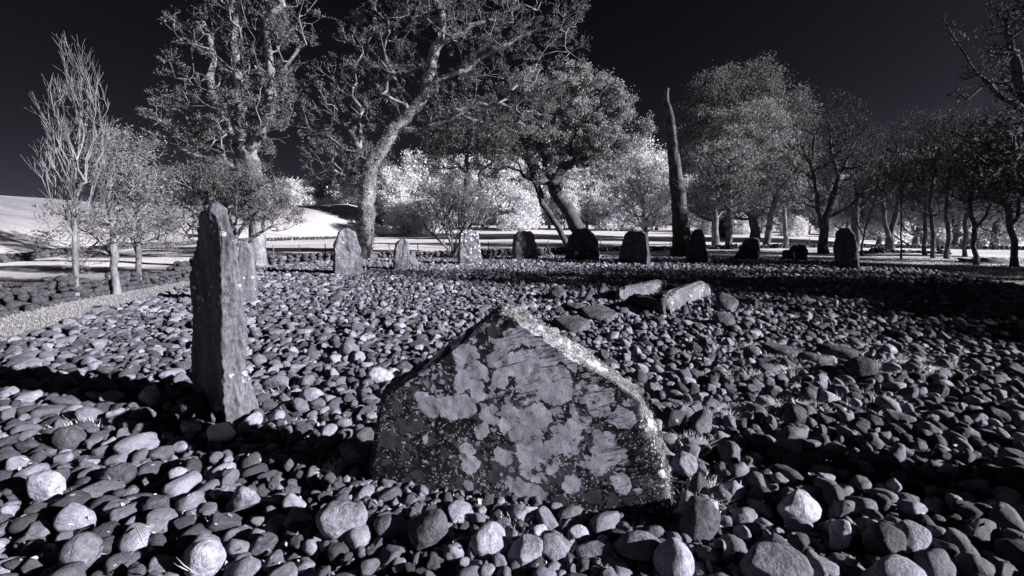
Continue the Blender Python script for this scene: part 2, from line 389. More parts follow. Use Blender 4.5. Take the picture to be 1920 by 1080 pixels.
M_GREY = mat_stone('grey_slab', .07, .22, .62, .42, grain=(1, 1, .5), bumpd=.025, lichscale=1.3)
M_MOTT = mat_stone('mottled_slab', .05, .2, .7, .72, bumpd=.025, lichscale=1.0)
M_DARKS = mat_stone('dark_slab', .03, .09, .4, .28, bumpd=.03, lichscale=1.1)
def ring(Lp, Rp, base, nx, T, mat, label, amp=.035, **k):
    b = G(*base); ax = (-nx[1], nx[0])
    if ax[0] < 0: ax = (-ax[0], -ax[1])
    build_stone('standing_stone', Lp, Rp, b, ax, T, NL=60, M=110, amp=amp*1.6, f=2.4, rnd=.03, stepped=.012, mat=mat, label=label, **k)
W_SHARE = .62
ring([(446, 580), (446, 470), (448, 455)], [(480, 575), (476, 520), (472, 470), (468, 457)], (462, 570), (.35, -.94), .22, M_GREY, 'pale flat-topped slab just behind the tallest narrow slab', .015)
ring([(628, 525), (628, 460), (634, 438), (643, 430)], [(682, 520), (680, 485), (672, 455), (664, 436), (654, 430)], (655, 516), (.45, -.9), .45, M_GREY, 'round-shouldered pale slab at the foot of the ivy-clad big tree')
ring([(739, 512), (740, 480), (744, 458), (752, 449)], [(768, 508), (767, 475), (765, 458), (760, 448)], (753, 508), (.4, -.92), .3, M_GREY, 'small pointed slab with a low stump of rock at its right foot')
ring([(766, 510), (768, 482), (772, 474)], [(784, 508), (784, 486), (779, 474)], (775, 507), (.4, -.92), .3, M_GREY, 'low stump of rock leaning on the small pointed slab', toptaper=.7)
ring([(862, 500), (862, 460), (864, 440), (868, 432)], [(903, 500), (900, 460), (897, 438), (892, 432)], (882, 497), (.3, -.95), .4, M_MOTT, 'mottled upright slab in front of the many-stemmed shrub')
ring([(967, 490), (966, 460), (968, 442), (974, 434)], [(1012, 490), (1007, 465), (1001, 440), (996, 434)], (988, 488), (.35, -.94), .45, M_GREY, 'squat pale flat-topped block standing alone against the bright field')
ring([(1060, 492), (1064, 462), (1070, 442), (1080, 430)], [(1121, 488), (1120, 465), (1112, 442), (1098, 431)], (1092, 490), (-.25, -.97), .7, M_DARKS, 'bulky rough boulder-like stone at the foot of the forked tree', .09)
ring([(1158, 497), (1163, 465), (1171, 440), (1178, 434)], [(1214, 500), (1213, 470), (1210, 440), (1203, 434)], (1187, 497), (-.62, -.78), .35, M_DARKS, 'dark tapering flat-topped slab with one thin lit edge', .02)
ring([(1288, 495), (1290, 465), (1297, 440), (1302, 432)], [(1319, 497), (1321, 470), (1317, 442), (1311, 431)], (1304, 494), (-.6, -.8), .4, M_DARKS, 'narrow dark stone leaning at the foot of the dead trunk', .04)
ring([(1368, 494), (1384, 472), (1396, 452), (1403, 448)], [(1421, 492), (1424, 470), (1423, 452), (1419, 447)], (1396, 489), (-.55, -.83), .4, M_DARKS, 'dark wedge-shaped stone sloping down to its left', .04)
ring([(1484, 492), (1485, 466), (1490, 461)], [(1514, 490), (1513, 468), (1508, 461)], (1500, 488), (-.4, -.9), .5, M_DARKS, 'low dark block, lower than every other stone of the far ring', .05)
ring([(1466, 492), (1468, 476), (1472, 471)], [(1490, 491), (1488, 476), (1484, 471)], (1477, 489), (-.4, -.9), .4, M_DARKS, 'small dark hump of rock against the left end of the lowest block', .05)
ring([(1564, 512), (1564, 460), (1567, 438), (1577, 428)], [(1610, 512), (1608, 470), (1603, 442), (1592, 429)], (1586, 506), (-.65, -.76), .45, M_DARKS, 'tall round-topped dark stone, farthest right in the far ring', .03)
ring([(1742, 555), (1743, 520)], [(1754, 555), (1753, 519)], (1748, 548), (-.6, -.8), .12, M_DARKS, 'thin dark upright sliver of stone among the shaded cobbles', .01, zb=-.2)
ring([(2010, 860), (2030, 600), (2060, 540)], [(2240, 860), (2200, 640), (2150, 545)], (2110, 850), (-.7, -.7), .3, M_DARKS, 'slab just beyond the right edge whose shadow crosses the cobbles', .03)
o = [x for x in bpy.data.objects if x.get('label', '').startswith('slab just beyond')][0]; o.location.x -= .1; o.location.y -= 1.0; o.scale.z = .8; FOOT_PTS[-1] = FOOT_PTS[-1]-np.array([.1, 1.0])

# ---------------------------------------------------------------- slabs of the stone box and loose flat slabs
def slab(name, a, b, h, T, lean, mat, label, cat='stone slab', zb=-.12, group=None):
    """a long stone set on edge from a to b"""
    V, F = ICO[4]; r = np.random.default_rng(int(abs(a[0]*977+b[1]*131)) % 9999)
    P = np.sign(V)*np.abs(V)**.22; P /= np.abs(P).max(0)
    P = P*(1+.0*P); L = np.hypot(*(b-a)[:2]); P = P*np.array([L/2, T/2, h/2])
    P += (fbm(P*5+r.uniform(0, 50, 3), 4)*.07)[:, None]*V+np.stack([P[:, 0]*0, perlin(P*1.5+3)*.03, perlin(P*np.array([2.2, 0, 0])+r.uniform(0, 9))*.08*(P[:, 2] > 0)], 1)
    me = mesh_np(name, P, [F], mat); m = (a+b)/2
    o = obj(name, me, loc=(m[0], m[1], zb+h/2), rot=(lean, 0, math.atan2(b[1]-a[1], b[0]-a[0])))
    bl = np.array([[-L/2, -T/2], [L/2, -T/2], [L/2, T/2], [-L/2, T/2]]); an = math.atan2(b[1]-a[1], b[0]-a[0])
    FOOT_PTS.append(bl@np.array([[math.cos(an), math.sin(an)], [-math.sin(an), math.cos(an)]])+m[:2])
    tag(o, label, cat, group); return o
M_SLABP = mat_stone('pale_slab', .06, .20, .5, .45, bumpd=.05, lichscale=1.4); M_SLABM = mat_stone('flat_slab', .05, .15, .5, .15, bumpd=.05, lichscale=.8)
slab('kerb_slab', G(1160, 566), G(1246, 548), .42, .12, -.25, M_SLABP, 'long pale slab set on edge, left side of the stone box', 'stone slab')
slab('kerb_slab', G(1246, 590), G(1326, 556), .48, .14, -.2, M_SLABP, 'thick pale slab set on edge, right side of the stone box')
slab('kerb_slab', G(1182, 576), G(1248, 592), .38, .14, .15, M_DARKS, 'dark slab closing the near end of the stone box')
slab('kerb_slab', G(1250, 549), G(1330, 546), .3, .12, .1, M_DARKS, 'dark slab closing the far end of the stone box')
slab('kerb_slab', G(1345, 566), G(1420, 577), .3, .12, .1, M_DARKS, 'dark slab set on edge right of the stone box')
def flat(cu, cv, lu, lv, th, tilt, label, mat=None, z=.02, up=None):
    c = G(cu, cv); sc = .82*c[1]/FPX; z -= .03; V, F = ICO[3]; r = np.random.default_rng(int(cu*7+cv))
    P = V.copy()
    an = np.arctan2(V[:, 1], V[:, 0]); k = r.uniform(0, 6.28, 6); rad = np.ones(len(V))
    for q in k: rad = np.minimum(rad, .72/np.maximum(np.cos(an-q), .05))
    P[:, 0] = V[:, 0]*rad*lu*sc; P[:, 1] = V[:, 1]*rad*lv*sc; P[:, 2] = np.sign(V[:, 2])*np.abs(V[:, 2])**.4*th/2
    P += (fbm(P*6+r.uniform(0, 50, 3), 3)*.02)[:, None]*V
    o = obj('flat_stone', mesh_np('flat_stone', P, [F], mat or M_SLABM), loc=(c[0], c[1], z), rot=tilt)
    tag(o, label, 'stone'); HERO.append((c[0], c[1], z, max(lu, .1)*sc*.8, lv*sc*.8, th/2)); return o
HERO = []
flat(1075, 618, 52, 62, .11, (.12, -.05, .3), 'flat grey slab nearest the peaked slab with a small pale ring on it', z=.12)
flat(1125, 598, 52, 75, .11, (.1, .03, -.2), 'flat grey slab with a pale spot before the dark end of the stone box', z=.10)
flat(1082, 583, 30, 40, .09, (.1, .05, .4), 'rounded flat slab left of the pale-spotted flat slabs', z=.10)
flat(1045, 562, 26, 26, .22, (.5, -.1, .1), 'blunt grey block tilted among the cobbles left of the stone box', z=.14)
flat(1358, 582, 30, 34, .2, (.75, .1, -.2), 'squarish grey block leaning right of the stone box', z=.16)
flat(1358, 612, 32, 22, .16, (.8, 0, .1), 'pointed grey block leaning below the squarish block', z=.12)
flat(1478, 668, 60, 45, .09, (.12, .1, -.2), 'long flat slab beside grass tufts right of the lone round cobble', z=.08)
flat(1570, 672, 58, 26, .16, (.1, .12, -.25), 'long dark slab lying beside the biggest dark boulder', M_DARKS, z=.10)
flat(1528, 683, 40, 16, .12, (.1, .1, -.2), 'narrow slab lying in front of the long dark slab', z=.10)
def sliver(u, v, h, w, T, tilt, label):
    c = G(u, v); V, F = ICO[3]; P = np.sign(V)*np.abs(V)**.5*np.array([w/2, T/2, h/2]); P[:, 0] *= 1-.35*(P[:, 2]/h+.5)
    P += (fbm(P*9+u, 3)*.015)[:, None]*V
    o = obj('upright_stone', mesh_np('upright_stone', P, [F], M_SLABM), loc=(c[0], c[1], h*.38), rot=tilt); tag(o, label, 'stone'); HERO.append((c[0], c[1], .0, w/2, T/2+.03, .1))
sliver(1091, 560, .34, .12, .10, (0, .05, .3), 'slim upright stone left of the stone box')
sliver(1103, 567, .36, .15, .08, (.1, .45, .2), 'leaning pale stone against the right of the slim upright stone')
sliver(1128, 552, .3, .2, .1, (.2, .2, .5), 'leaning blunt stone between the slim upright stone and the stone box')
sliver(1283, 592, .22, .14, .1, (0, 0, .1), 'small upright block at the near end of the thick pale slab')

# ---------------------------------------------------------------- notable cobbles, each a thing
def hero(u, v, ru, rv, label, k=0, rot=(0, 0, 0), dep=.8, mat=None, hi=4, name='boulder', hard=.8, cuts=7, zoff=0):
    c = G(u, v, .08+zoff); dist = np.linalg.norm(c-np.array([0, 0, CAM_H])); sc = dist*math.cos(math.atan(abs(u-960)/FPX))/FPX*.96
    r = np.random.default_rng(500+k+int(u)); V, F = ICO[hi]; V = rock_verts(V, r, cuts, .06, hard)*np.array([ru*sc, (ru+rv)/2*sc*dep, rv*sc])
    z = .02+rv*sc*.55+zoff
    o = obj(name, mesh_np(name, V, [F], mat or M_COB), loc=(c[0], c[1], z), rot=rot); tag(o, label, 'boulder')
    HERO.append((c[0], c[1], z, ru*sc*.92, (ru+rv)/2*sc*dep*.92, rv*sc*.92))
hero(414, 808, 26, 17, 'white cobble at the foot of the tallest narrow slab', 1, mat=M_QUARTZ, hard=.5)
hero(361, 762, 25, 24, 'round grey boulder left of the foot of the tallest narrow slab', 2)
hero(281, 746, 17, 25, 'upright oval cobble standing at the edge of the slab shadow', 3, (0, .1, .2), .6)
hero(357, 797, 19, 16, 'blunt pale cobble below the round grey boulder', 4)
hero(642, 981, 43, 37, 'blocky cracked cobble at the lower left corner of the peaked slab', 5, (0, 0, .2), .8, hard=.6)
hero(733, 985, 30, 24, 'rough grey cobble right of the blocky cracked cobble', 6)
hero(803, 1000, 34, 42, 'big rounded cobble half in the shadow of the peaked slab', 7)
hero(915, 1012, 34, 32, 'pointed pale cobble in front of the peaked slab', 8, (.1, .2, .3), hard=1.0, cuts=9)
hero(988, 1028, 32, 26, 'smooth cobble leaning right of the pointed pale cobble', 9, (0, .2, .5))
hero(1040, 1020, 32, 26, 'rough-faced cobble behind the smooth leaning cobble', 10, (0, -.1, .3), hard=.95)
hero(1117, 1022, 34, 18, 'flat oval cobble under the front face of the peaked slab', 11)
hero(1200, 1025, 42, 30, 'blocky dark cobble with a lit rim under the right corner of the peaked slab', 12, hard=.9)
hero(1263, 1056, 34, 42, 'big egg-shaped cobble at the bottom below the right corner of the peaked slab', 13, hard=.4)
hero(1450, 1064, 60, 34, 'broadest pale cobble at the bottom edge of the picture', 14, hard=.7)
hero(1498, 946, 44, 28, 'large domed cobble in the lower right', 15, (0, .1, .3))
hero(1306, 982, 32, 42, 'long spotted cobble leaning right of the peaked slab', 16, (0, .5, .3), hard=.5)
hero(1316, 952, 34, 24, 'pale angular cobble right of the lower edge of the peaked slab', 17, hard=1.0)
hero(1284, 868, 23, 24, 'bright two-faced cobble touching the mossy edge of the peaked slab', 18, hard=1.0, cuts=5)
hero(221, 884, 31, 22, 'smooth pale oval cobble in the lower left field', 19, hard=.4)
hero(131, 818, 27, 24, 'round cobble with a pale patch at the left', 20, hard=.4)
hero(86, 914, 27, 34, 'large upright flat-faced cobble at the lower left', 21, (.1, .1, .2), .6)
hero(453, 930, 31, 24, 'pale squarish cobble tilted in the lower left', 22, (0, -.5, .2), hard=.95)
hero(660, 852, 28, 24, 'pale wedge-shaped cobble at the left foot of the peaked slab', 23, (0, .3, 0), hard=1.0)
hero(384, 1046, 28, 38, 'upright smooth cobble at the bottom edge, left', 24, (.1, .1, 0), hard=.5)
hero(150, 1040, 32, 40, 'dull oval cobble at the bottom left', 25, hard=.5)
hero(654, 654, 19, 17, 'bright heart-shaped cobble between the two nearest slabs', 26)
hero(713, 704, 26, 17, 'long cobble resting against the left slope of the peaked slab', 27, (0, .4, .2), hard=.4)
hero(516, 712, 27, 15, 'flat bright cobble right of the tallest narrow slab', 28, hard=.6)
hero(584, 740, 24, 17, 'round pale cobble midway between the two nearest slabs', 29, hard=.4)
hero(1411, 661, 17, 15, 'lone round cobble beside the grass tufts', 30, hard=.3)
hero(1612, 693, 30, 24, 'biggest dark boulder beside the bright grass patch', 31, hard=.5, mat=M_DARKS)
hero(1512, 740, 16, 17, 'egg-shaped cobble on end, half lit, right of centre', 32, hard=.4)
hero(1488, 780, 18, 22, 'upright rounded cobble among small grass tufts', 33, (0, .2, 0), hard=.5)
hero(1702, 1000, 36, 26, 'big hollowed cobble in the lower right', 34, (0, -.3, .2), hard=.95)
hero(1574, 996, 16, 30, 'cobble on end with one bright rim in the lower right', 35, (0, .25, 0), .7)
hero(1655, 1010, 30, 34, 'dark leaning cobble with a lit crest at the lower right', 36, (0, .5, 0))
hero(1828, 1050, 30, 24, 'dull angular cobble near the bottom right corner', 37, hard=.95)
hero(1830, 900, 30, 14, 'long flat cobble in the shade near the right edge', 38, hard=.5)
hero(1085, 992, 20, 15, 'small cobble wedged under the slab between the flat oval and rough-faced cobbles', 40)
hero(1160, 996, 22, 16, 'small dark cobble wedged under the front face left of the blocky dark cobble', 41, mat=M_DARKS)
hero(1228, 990, 20, 17, 'small cobble tucked behind the blocky dark cobble at the slab corner', 42)
hero(1010, 985, 18, 14, 'small cobble tucked behind the smooth leaning cobble', 43)
hero(335, 890, 18, 22, 'angular pale cobble at the lower edge of the slab shadow', 39, (0, .3, 0), hard=1.0)

# ---------------------------------------------------------------- the bed of cobbles
X0, X1, Y0, Y1, CS = -11.5, 16.5, -.8, 23.0, .025
HX = int((X1-X0)/CS); HY = int((Y1-Y0)/CS)
xs = X0+(np.arange(HX)+.5)*CS; ys = Y0+(np.arange(HY)+.5)*CS
XX, YY = np.meshgrid(xs, ys, indexing='ij')
cs_ = 8; sdc = poly_sd(XX[::cs_, ::cs_], YY[::cs_, ::cs_], CAIRN); sdf = np.repeat(np.repeat(sdc, cs_, 0), cs_, 1)[:HX, :HY]
Hm = (-.135-.19*sstep(sdf, -.5, .9)).astype(np.float64)
Hm += np.repeat(np.repeat(perlin(np.stack([XX[::cs_, ::cs_]*.5, YY[::cs_, ::cs_]*.5, sdc*0], -1).reshape(-1, 3)).reshape(sdc.shape)*.05, cs_, 0), cs_, 1)[:HX, :HY]
def fill_poly(P, z):
    a = P.min(0); b = P.max(0)
    i0_, i1_ = max(0, int((a[0]-X0)/CS)-1), min(HX, int((b[0]-X0)/CS)+2); j0_, j1_ = max(0, int((a[1]-Y0)/CS)-1), min(HY, int((b[1]-Y0)/CS)+2)
    if i1_ <= i0_ or j1_ <= j0_: return
    sub = poly_sd(XX[i0_:i1_, j0_:j1_], YY[i0_:i1_, j0_:j1_], P); Hm[i0_:i1_, j0_:j1_][sub < -.035] = z
for P in FOOT_PTS: fill_poly(P, 9.0)
fill_poly(np.array([G(1192, 578)[:2], G(1246, 552)[:2], G(1330, 550)[:2], G(1252, 590)[:2]]), 9.0)
for (hx, hy, hz, ha, hb, hc) in HERO:
    i0_, i1_ = max(0, int((hx-ha-X0)/CS)), int((hx+ha-X0)/CS)+1; j0_, j1_ = max(0, int((hy-hb-Y0)/CS)), int((hy+hb-Y0)/CS)+1
    if i1_ <= i0_ or j1_ <= j0_: continue
    q = ((XX[i0_:i1_, j0_:j1_]-hx)/ha)**2+((YY[i0_:i1_, j0_:j1_]-hy)/hb)**2
    Hm[i0_:i1_, j0_:j1_] = np.where(q < .7, 9.0, Hm[i0_:i1_, j0_:j1_])
r = np.random.default_rng(21); TPL = []
for k in range(140):
    a = float(np.clip(r.lognormal(math.log(.046), .42), .023, .125)); b = a*r.uniform(.6, .95); c = a*r.uniform(.5, .88)
    c = min(c, b); yaw = r.uniform(0, np.pi); m = int(a/CS)+1
    gx, gy = np.meshgrid(np.arange(-m, m+1)*CS, np.arange(-m, m+1)*CS, indexing='ij')
    qx = gx*math.cos(yaw)+gy*math.sin(yaw); qy = -gx*math.sin(yaw)+gy*math.cos(yaw)
    q = (qx/a)**2+(qy/b)**2; h = np.where(q < 1, c*np.sqrt(np.maximum(0, 1-q)), np.nan)
    TPL.append((a, b, c, yaw, m, np.where(np.isnan(h), -50, h*.86), np.where(np.isnan(h), -50, h)))
NC = 105000; stones = []
big_first = np.sort(r.random(NC))
cand = r.random((NC*2, 2)); tp = r.integers(0, 140, NC*2)
q_ = r.random((9000, 2)); fx = PL[0]+(PR-PL)[0]*(q_[:, 0]*1.16-.08); fy = PL[1]+(PR-PL)[1]*(q_[:, 0]*1.16-.08)-q_[:, 1]*.42      # stones wedged along the foot of the big slab
cand[4000:13000, 0] = (fx-X0-.3)/(X1-X0-.6); cand[4000:13000, 1] = (fy-Y0-.2)/(Y1-Y0-.4)
sdv = poly_sd(X0+.3+cand[:, 0]*(X1-X0-.6), Y0+.2+cand[:, 1]*(Y1-Y0-.4), CAIRN)
jit = r.uniform(-.13, .13, (NC*2, 5, 2)); tiltr = r.normal(0, .42, (NC*2, 2)); done = 0
for t_ in range(NC*2):
    if sdv[t_] > .25+.25*math.sin(t_): continue
    x = X0+.3+cand[t_, 0]*(X1-X0-.6); y = Y0+.2+cand[t_, 1]*(Y1-Y0-.4)
    if abs(x) > 1.38*y+2.0: continue                      # beside and behind the viewer nothing shows
    a, b, c, yaw, m, hb_, ht = TPL[tp[t_]]
    best = None
    for q in range(5):
        xi = int((x+jit[t_, q, 0]-X0)/CS); yi = int((y+jit[t_, q, 1]-Y0)/CS)
        if xi-m < 0 or yi-m < 0 or xi+m+1 > HX or yi+m+1 > HY: continue
        z = (Hm[xi-m:xi+m+1, yi-m:yi+m+1]+hb_).max()
        if best is None or z < best[0]: best = (z, xi, yi)
    if best is None or best[0] > .05: continue
    z, xi, yi = best; w = Hm[xi-m:xi+m+1, yi-m:yi+m+1]; np.maximum(w, z+ht, out=w)
    stones.append((X0+(xi+.5)*CS, Y0+(yi+.5)*CS, z, a*1.1, b*1.1, c*1.12, yaw, tiltr[t_, 0], tiltr[t_, 1], r.integers(0, NP_)))
    done += 1
    if done >= NC: break
ST = np.array(stones); print('cobbles', len(ST), 'mean z', ST[:, 2].mean())
# which 300 show largest: inside the frame and not covered by another
dv = ST[:, :3]-np.array([0, 0, CAM_H]); depth = dv[:, 1]*cp-dv[:, 2]*sp; uu = 960+dv[:, 0]/np.maximum(depth, .1)*FPX; vv = 540-(dv[:, 1]*sp+dv[:, 2]*cp)/np.maximum(depth, .1)*FPX
xi = ((ST[:, 0]-X0)/CS).astype(int); yi = ((ST[:, 1]-Y0)/CS).astype(int)
open_ = Hm[xi, yi] < ST[:, 2]+ST[:, 5]*1.05+.01
size = np.where((depth > .2) & (uu > -10) & (uu < 1930) & (vv < 1085) & (vv > 0) & open_ & ~((uu > 720) & (uu < 1220) & (vv > 610) & (vv < 930)), np.sqrt(ST[:, 3]*ST[:, 4])/np.maximum(depth, .1), 0)
top = np.argsort(-size)[:300]; rest = np.ones(len(ST), bool); rest[top] = False
bed = empty('cobble_cairn', (0, 10, 0)); tag(bed, 'wide low cairn of rounded grey cobbles filling the stone circle', 'cairn')
def euler_of(yaw, tx, ty): return (Matrix.Rotation(yaw, 3, 'Z') @ Matrix.Rotation(tx, 3, 'X') @ Matrix.Rotation(ty, 3, 'Y')).to_euler()
for q in top:
    a = ST[q]; obj('cobble', protos[int(a[9])], bed, loc=(a[0], a[1]-10, a[2]), rot=euler_of(a[6], a[7], a[8]), scl=(a[3], a[4], a[5]))
RS = ST[rest]; pm = bpy.data.meshes.new('cobble_field'); pm.vertices.add(len(RS)); pm.vertices.foreach_set('co', (RS[:, :3]-np.array([0, 10, 0])).astype(np.float32).ravel())
at = pm.attributes.new('rot', 'FLOAT_VECTOR', 'POINT'); at.data.foreach_set('vector', np.array([euler_of(a[6], a[7], a[8])[:] for a in RS], np.float32).ravel())
at = pm.attributes.new('scl', 'FLOAT_VECTOR', 'POINT'); at.data.foreach_set('vector', RS[:, 3:6].astype(np.float32).ravel())
at = pm.attributes.new('idx', 'INT', 'POINT'); at.data.foreach_set('value', RS[:, 9].astype(np.int32))
cf = obj('cobble_field', pm, bed); tag(cf, kind='stuff')
def gn_instancer(ob, coll):
    ng = bpy.data.node_groups.new('scatter', 'GeometryNodeTree'); ng.interface.new_socket('Geometry', in_out='INPUT', socket_type='NodeSocketGeometry'); ng.interface.new_socket('Geometry', in_out='OUTPUT', socket_type='NodeSocketGeometry')
    N = ng.nodes; L = ng.links; gi = N.new('NodeGroupInput'); go = N.new('NodeGroupOutput'); ip = N.new('GeometryNodeInstanceOnPoints'); ci = N.new('GeometryNodeCollectionInfo')
    ci.inputs['Collection'].default_value = coll; ci.inputs['Separate Children'].default_value = True; ci.inputs['Reset Children'].default_value = True
    def na(nm, t):
        n = N.new('GeometryNodeInputNamedAttribute'); n.data_type = t; n.inputs[0].default_value = nm; return n.outputs[0]
    er = N.new('FunctionNodeEulerToRotation'); L.new(na('rot', 'FLOAT_VECTOR'), er.inputs[0])
    L.new(gi.outputs[0], ip.inputs['Points']); L.new(ci.outputs[0], ip.inputs['Instance']); ip.inputs['Pick Instance'].default_value = True
    L.new(na('idx', 'INT'), ip.inputs['Instance Index']); L.new(er.outputs[0], ip.inputs['Rotation']); L.new(na('scl', 'FLOAT_VECTOR'), ip.inputs['Scale'])
    L.new(ip.outputs[0], go.inputs[0]); m = ob.modifiers.new('scatter', 'NODES'); m.node_group = ng
gn_instancer(cf, src)
# dark earth between them
soil = mat_plain('soil', .035, 1, .05, 6, .4)
gx = np.linspace(X0, X1, 120); gy = np.linspace(Y0-1, Y1, 110); SX, SY = np.meshgrid(gx, gy, indexing='ij'); sdg = poly_sd(SX, SY, CAIRN)
SZ = terrain(SX, SY)+.012-.3*(sdg > .12); idx = np.arange(120*110).reshape(120, 110)
SF = np.stack([idx[:-1, :-1], idx[1:, :-1], idx[1:, 1:], idx[:-1, 1:]], -1).reshape(-1, 4); keep = (sdg[:-1, :-1] < .3).ravel()
so = obj('soil', mesh_np('soil', np.stack([SX, SY, SZ], -1).reshape(-1, 3), [SF[keep]], soil)); tag(so, kind='structure')

# ---------------------------------------------------------------- drystone walls
lowrock = []
for k in range(8): lowrock.append(rock_verts(ICO[2][0] if k < 4 else ICO[1][0], rr_, 6, .05, .95))
wall_protos = [mesh_np('wall_stone', rock_verts(ICO[2][0], rr_, 7, .05, .95), [ICO[2][1]], M_WALL) for _ in range(6)]
def wall_positions(pts, h, size, ruin, r, width=.5):
    out = []; pts = [np.asarray(p[:2], float) for p in pts]
    for a, b in zip(pts[:-1], pts[1:]):
        L = np.linalg.norm(b-a); d = (b-a)/L; nrm = np.array([-d[1], d[0]]); n = max(1, int(L/(size*1.0)))
        for i in range(n):
            p = a+d*(i+.5)*L/n; hh = h*(1-ruin*(.5+.5*math.sin(p[0]*.9+p[1]*1.7+1)*math.sin(p[0]*2.3-p[1]*.6)))
            lv = max(1, int(round(hh/(size*.55))))
            for k in range(lv):
                for s_ in (-1, 1):
                    q = p+nrm*s_*width*.28*(1-.35*k/lv)+r.normal(0, size*.12, 2); g = tz(*q)
                    out.append((q[0], q[1], g+size*.25+k*size*.52, size*r.uniform(.3, .75), size*r.uniform(.3, .55), size*r.uniform(.24, .45), math.atan2(d[1], d[0])+r.normal(0, .7), r.normal(0, .45), r.normal(0, .4)))
    return out
r = np.random.default_rng(5)
w1 = [G(u, v, -.36) for u, v in ((-260, 640), (-120, 620), (0, 597), (60, 583), (120, 570), (200, 552), (262, 540), (345, 526), (480, 513))]
pos = wall_positions(w1, .8, .25, .55, r, .55); cen = G(150, 560, -.36)
wl_ = empty('drystone_wall', (cen[0], cen[1], 0)); tag(wl_, 'ruined mossy drystone wall behind the small trees, nearest wall at the left', 'wall')
infront = sorted(pos, key=lambda p: -p[3]/math.hypot(p[0], p[1])*(1 if abs(p[0]) < 1.25*p[1] else .01))
for p in infront[:290]: obj('wall_stone', wall_protos[int(r.integers(0, 6))], wl_, loc=(p[0]-cen[0], p[1]-cen[1], p[2]), rot=euler_of(*p[6:9]), scl=p[3:6])
wall_rest = infront[290:]
def rocks_joined(name, P, mat, parent=None, hi=False):
    VV = []; FF = []; o = 0
    for k, p in enumerate(P):
        V = lowrock[k % 4 if hi else 4+k % 4]; F = ICO[2][1] if hi else ICO[1][1]
        m = np.array(Euler(euler_of(*p[6:9])).to_matrix()); VV.append((V*np.array(p[3:6]))@m.T+np.array(p[:3])); FF.append(F+o); o += len(V)
    return obj(name, mesh_np(name, np.vstack(VV), [np.vstack(FF)], mat), parent)
o = rocks_joined('stones', wall_rest, M_WALL, wl_, True); o.location = (-cen[0], -cen[1], 0); o['kind'] = 'stuff'
def far_wall(pxs, zs, h, size, label, ruin=.3, Ys=None):
    pts = [PD(u, 430, Y)[:2] for (u, Y) in pxs]; P = wall_positions(pts, h, size, ruin, r, .6)
    root = empty('drystone_wall', (pts[0][0], pts[0][1], 0)); tag(root, label, 'wall')
    o = rocks_joined('stones', P, M_WALL, root); o.location = (-pts[0][0], -pts[0][1], 0); o['kind'] = 'stuff'
far_wall([(480, 20.5), (560, 21.5), (640, 23), (700, 24.5), (780, 25), (860, 26.5), (960, 27.5), (1060, 30)], 0, .62, .32, 'low rubble wall running behind the left half of the far ring', .35)
far_wall([(1060, 32), (1200, 34), (1320, 36), (1450, 38), (1560, 40), (1680, 41), (1800, 41), (1990, 40)], 0, .4, .34, 'low dark wall along the near edge of the bright field at the right', .25)
far_wall([(-200, 19), (0, 23.5), (100, 28.5), (200, 35), (300, 43), (400, 50), (480, 56), (560, 60), (650, 70), (720, 80)], 0, .45, .4, 'field wall at the foot of the pale hill', .2)
far_wall([(1600, 30), (1660, 31), (1720, 31), (1790, 30)], 0, .35, .36, 'collapsed line of mossy stones among the slim trees at the right', .7)
# wire fence
M_WOOD = mat_plain('fence_wood', .12, .9, .1, 10, .4)
fp = [PD(u, 430, Y) for u, Y in ((510, 22.5), (560, 23.3), (608, 24), (660, 25), (728, 26.2), (783, 27), (842, 28), (916, 29), (1027, 31), (1127, 33.5), (1170, 34.5), (1258, 36.5), (1345, 38), (1440, 40), (1520, 42))]
fr = empty('wire_fence', tuple(fp[0][:2])+(0,)); tag(fr, 'thin wire fence with slim posts along the edge of the bright field', 'fence')
def tube(pts, rad, sides=5):
    V = []; F = []; pts = np.asarray(pts, float); n = len(pts)
    for i, p in enumerate(pts):
        d = pts[min(i+1, n-1)]-pts[max(i-1, 0)]; d /= np.linalg.norm(d)+1e-9; ref = np.array([0, 0, 1.]) if abs(d[2]) < .9 else np.array([1., 0, 0])
        a = np.cross(d, ref); a /= np.linalg.norm(a); b = np.cross(d, a)
        rd = rad[i] if hasattr(rad, '__len__') else rad
        for k in range(sides): t = 2*math.pi*k/sides; V.append(p+rd*(a*math.cos(t)+b*math.sin(t)))
    for i in range(n-1):
        for k in range(sides): k2 = (k+1) % sides; F.append([i*sides+k, i*sides+k2, (i+1)*sides+k2, (i+1)*sides+k])
    return np.array(V), np.array(F)
o0 = np.array([fp[0][0], fp[0][1], 0]); post = tube([(0, 0, 0), (0, 0, .5), (0, 0, 1.0)], [.035, .032, .028]); post_me = mesh_np('post', post[0], [post[1]], M_WOOD)
for p in fp: obj('post', post_me, fr, loc=(p[0]-o0[0], p[1]-o0[1], tz(p[0], p[1])-.05), rot=(random.uniform(-.05, .05), random.uniform(-.05, .05), 0))
for hz in (.45, .7, .9):
    V, F = tube([(p[0]-o0[0], p[1]-o0[1], tz(p[0], p[1])+hz) for p in fp], .006, 3); obj('wire', mesh_np('wire', V, [F], M_WOOD), fr)

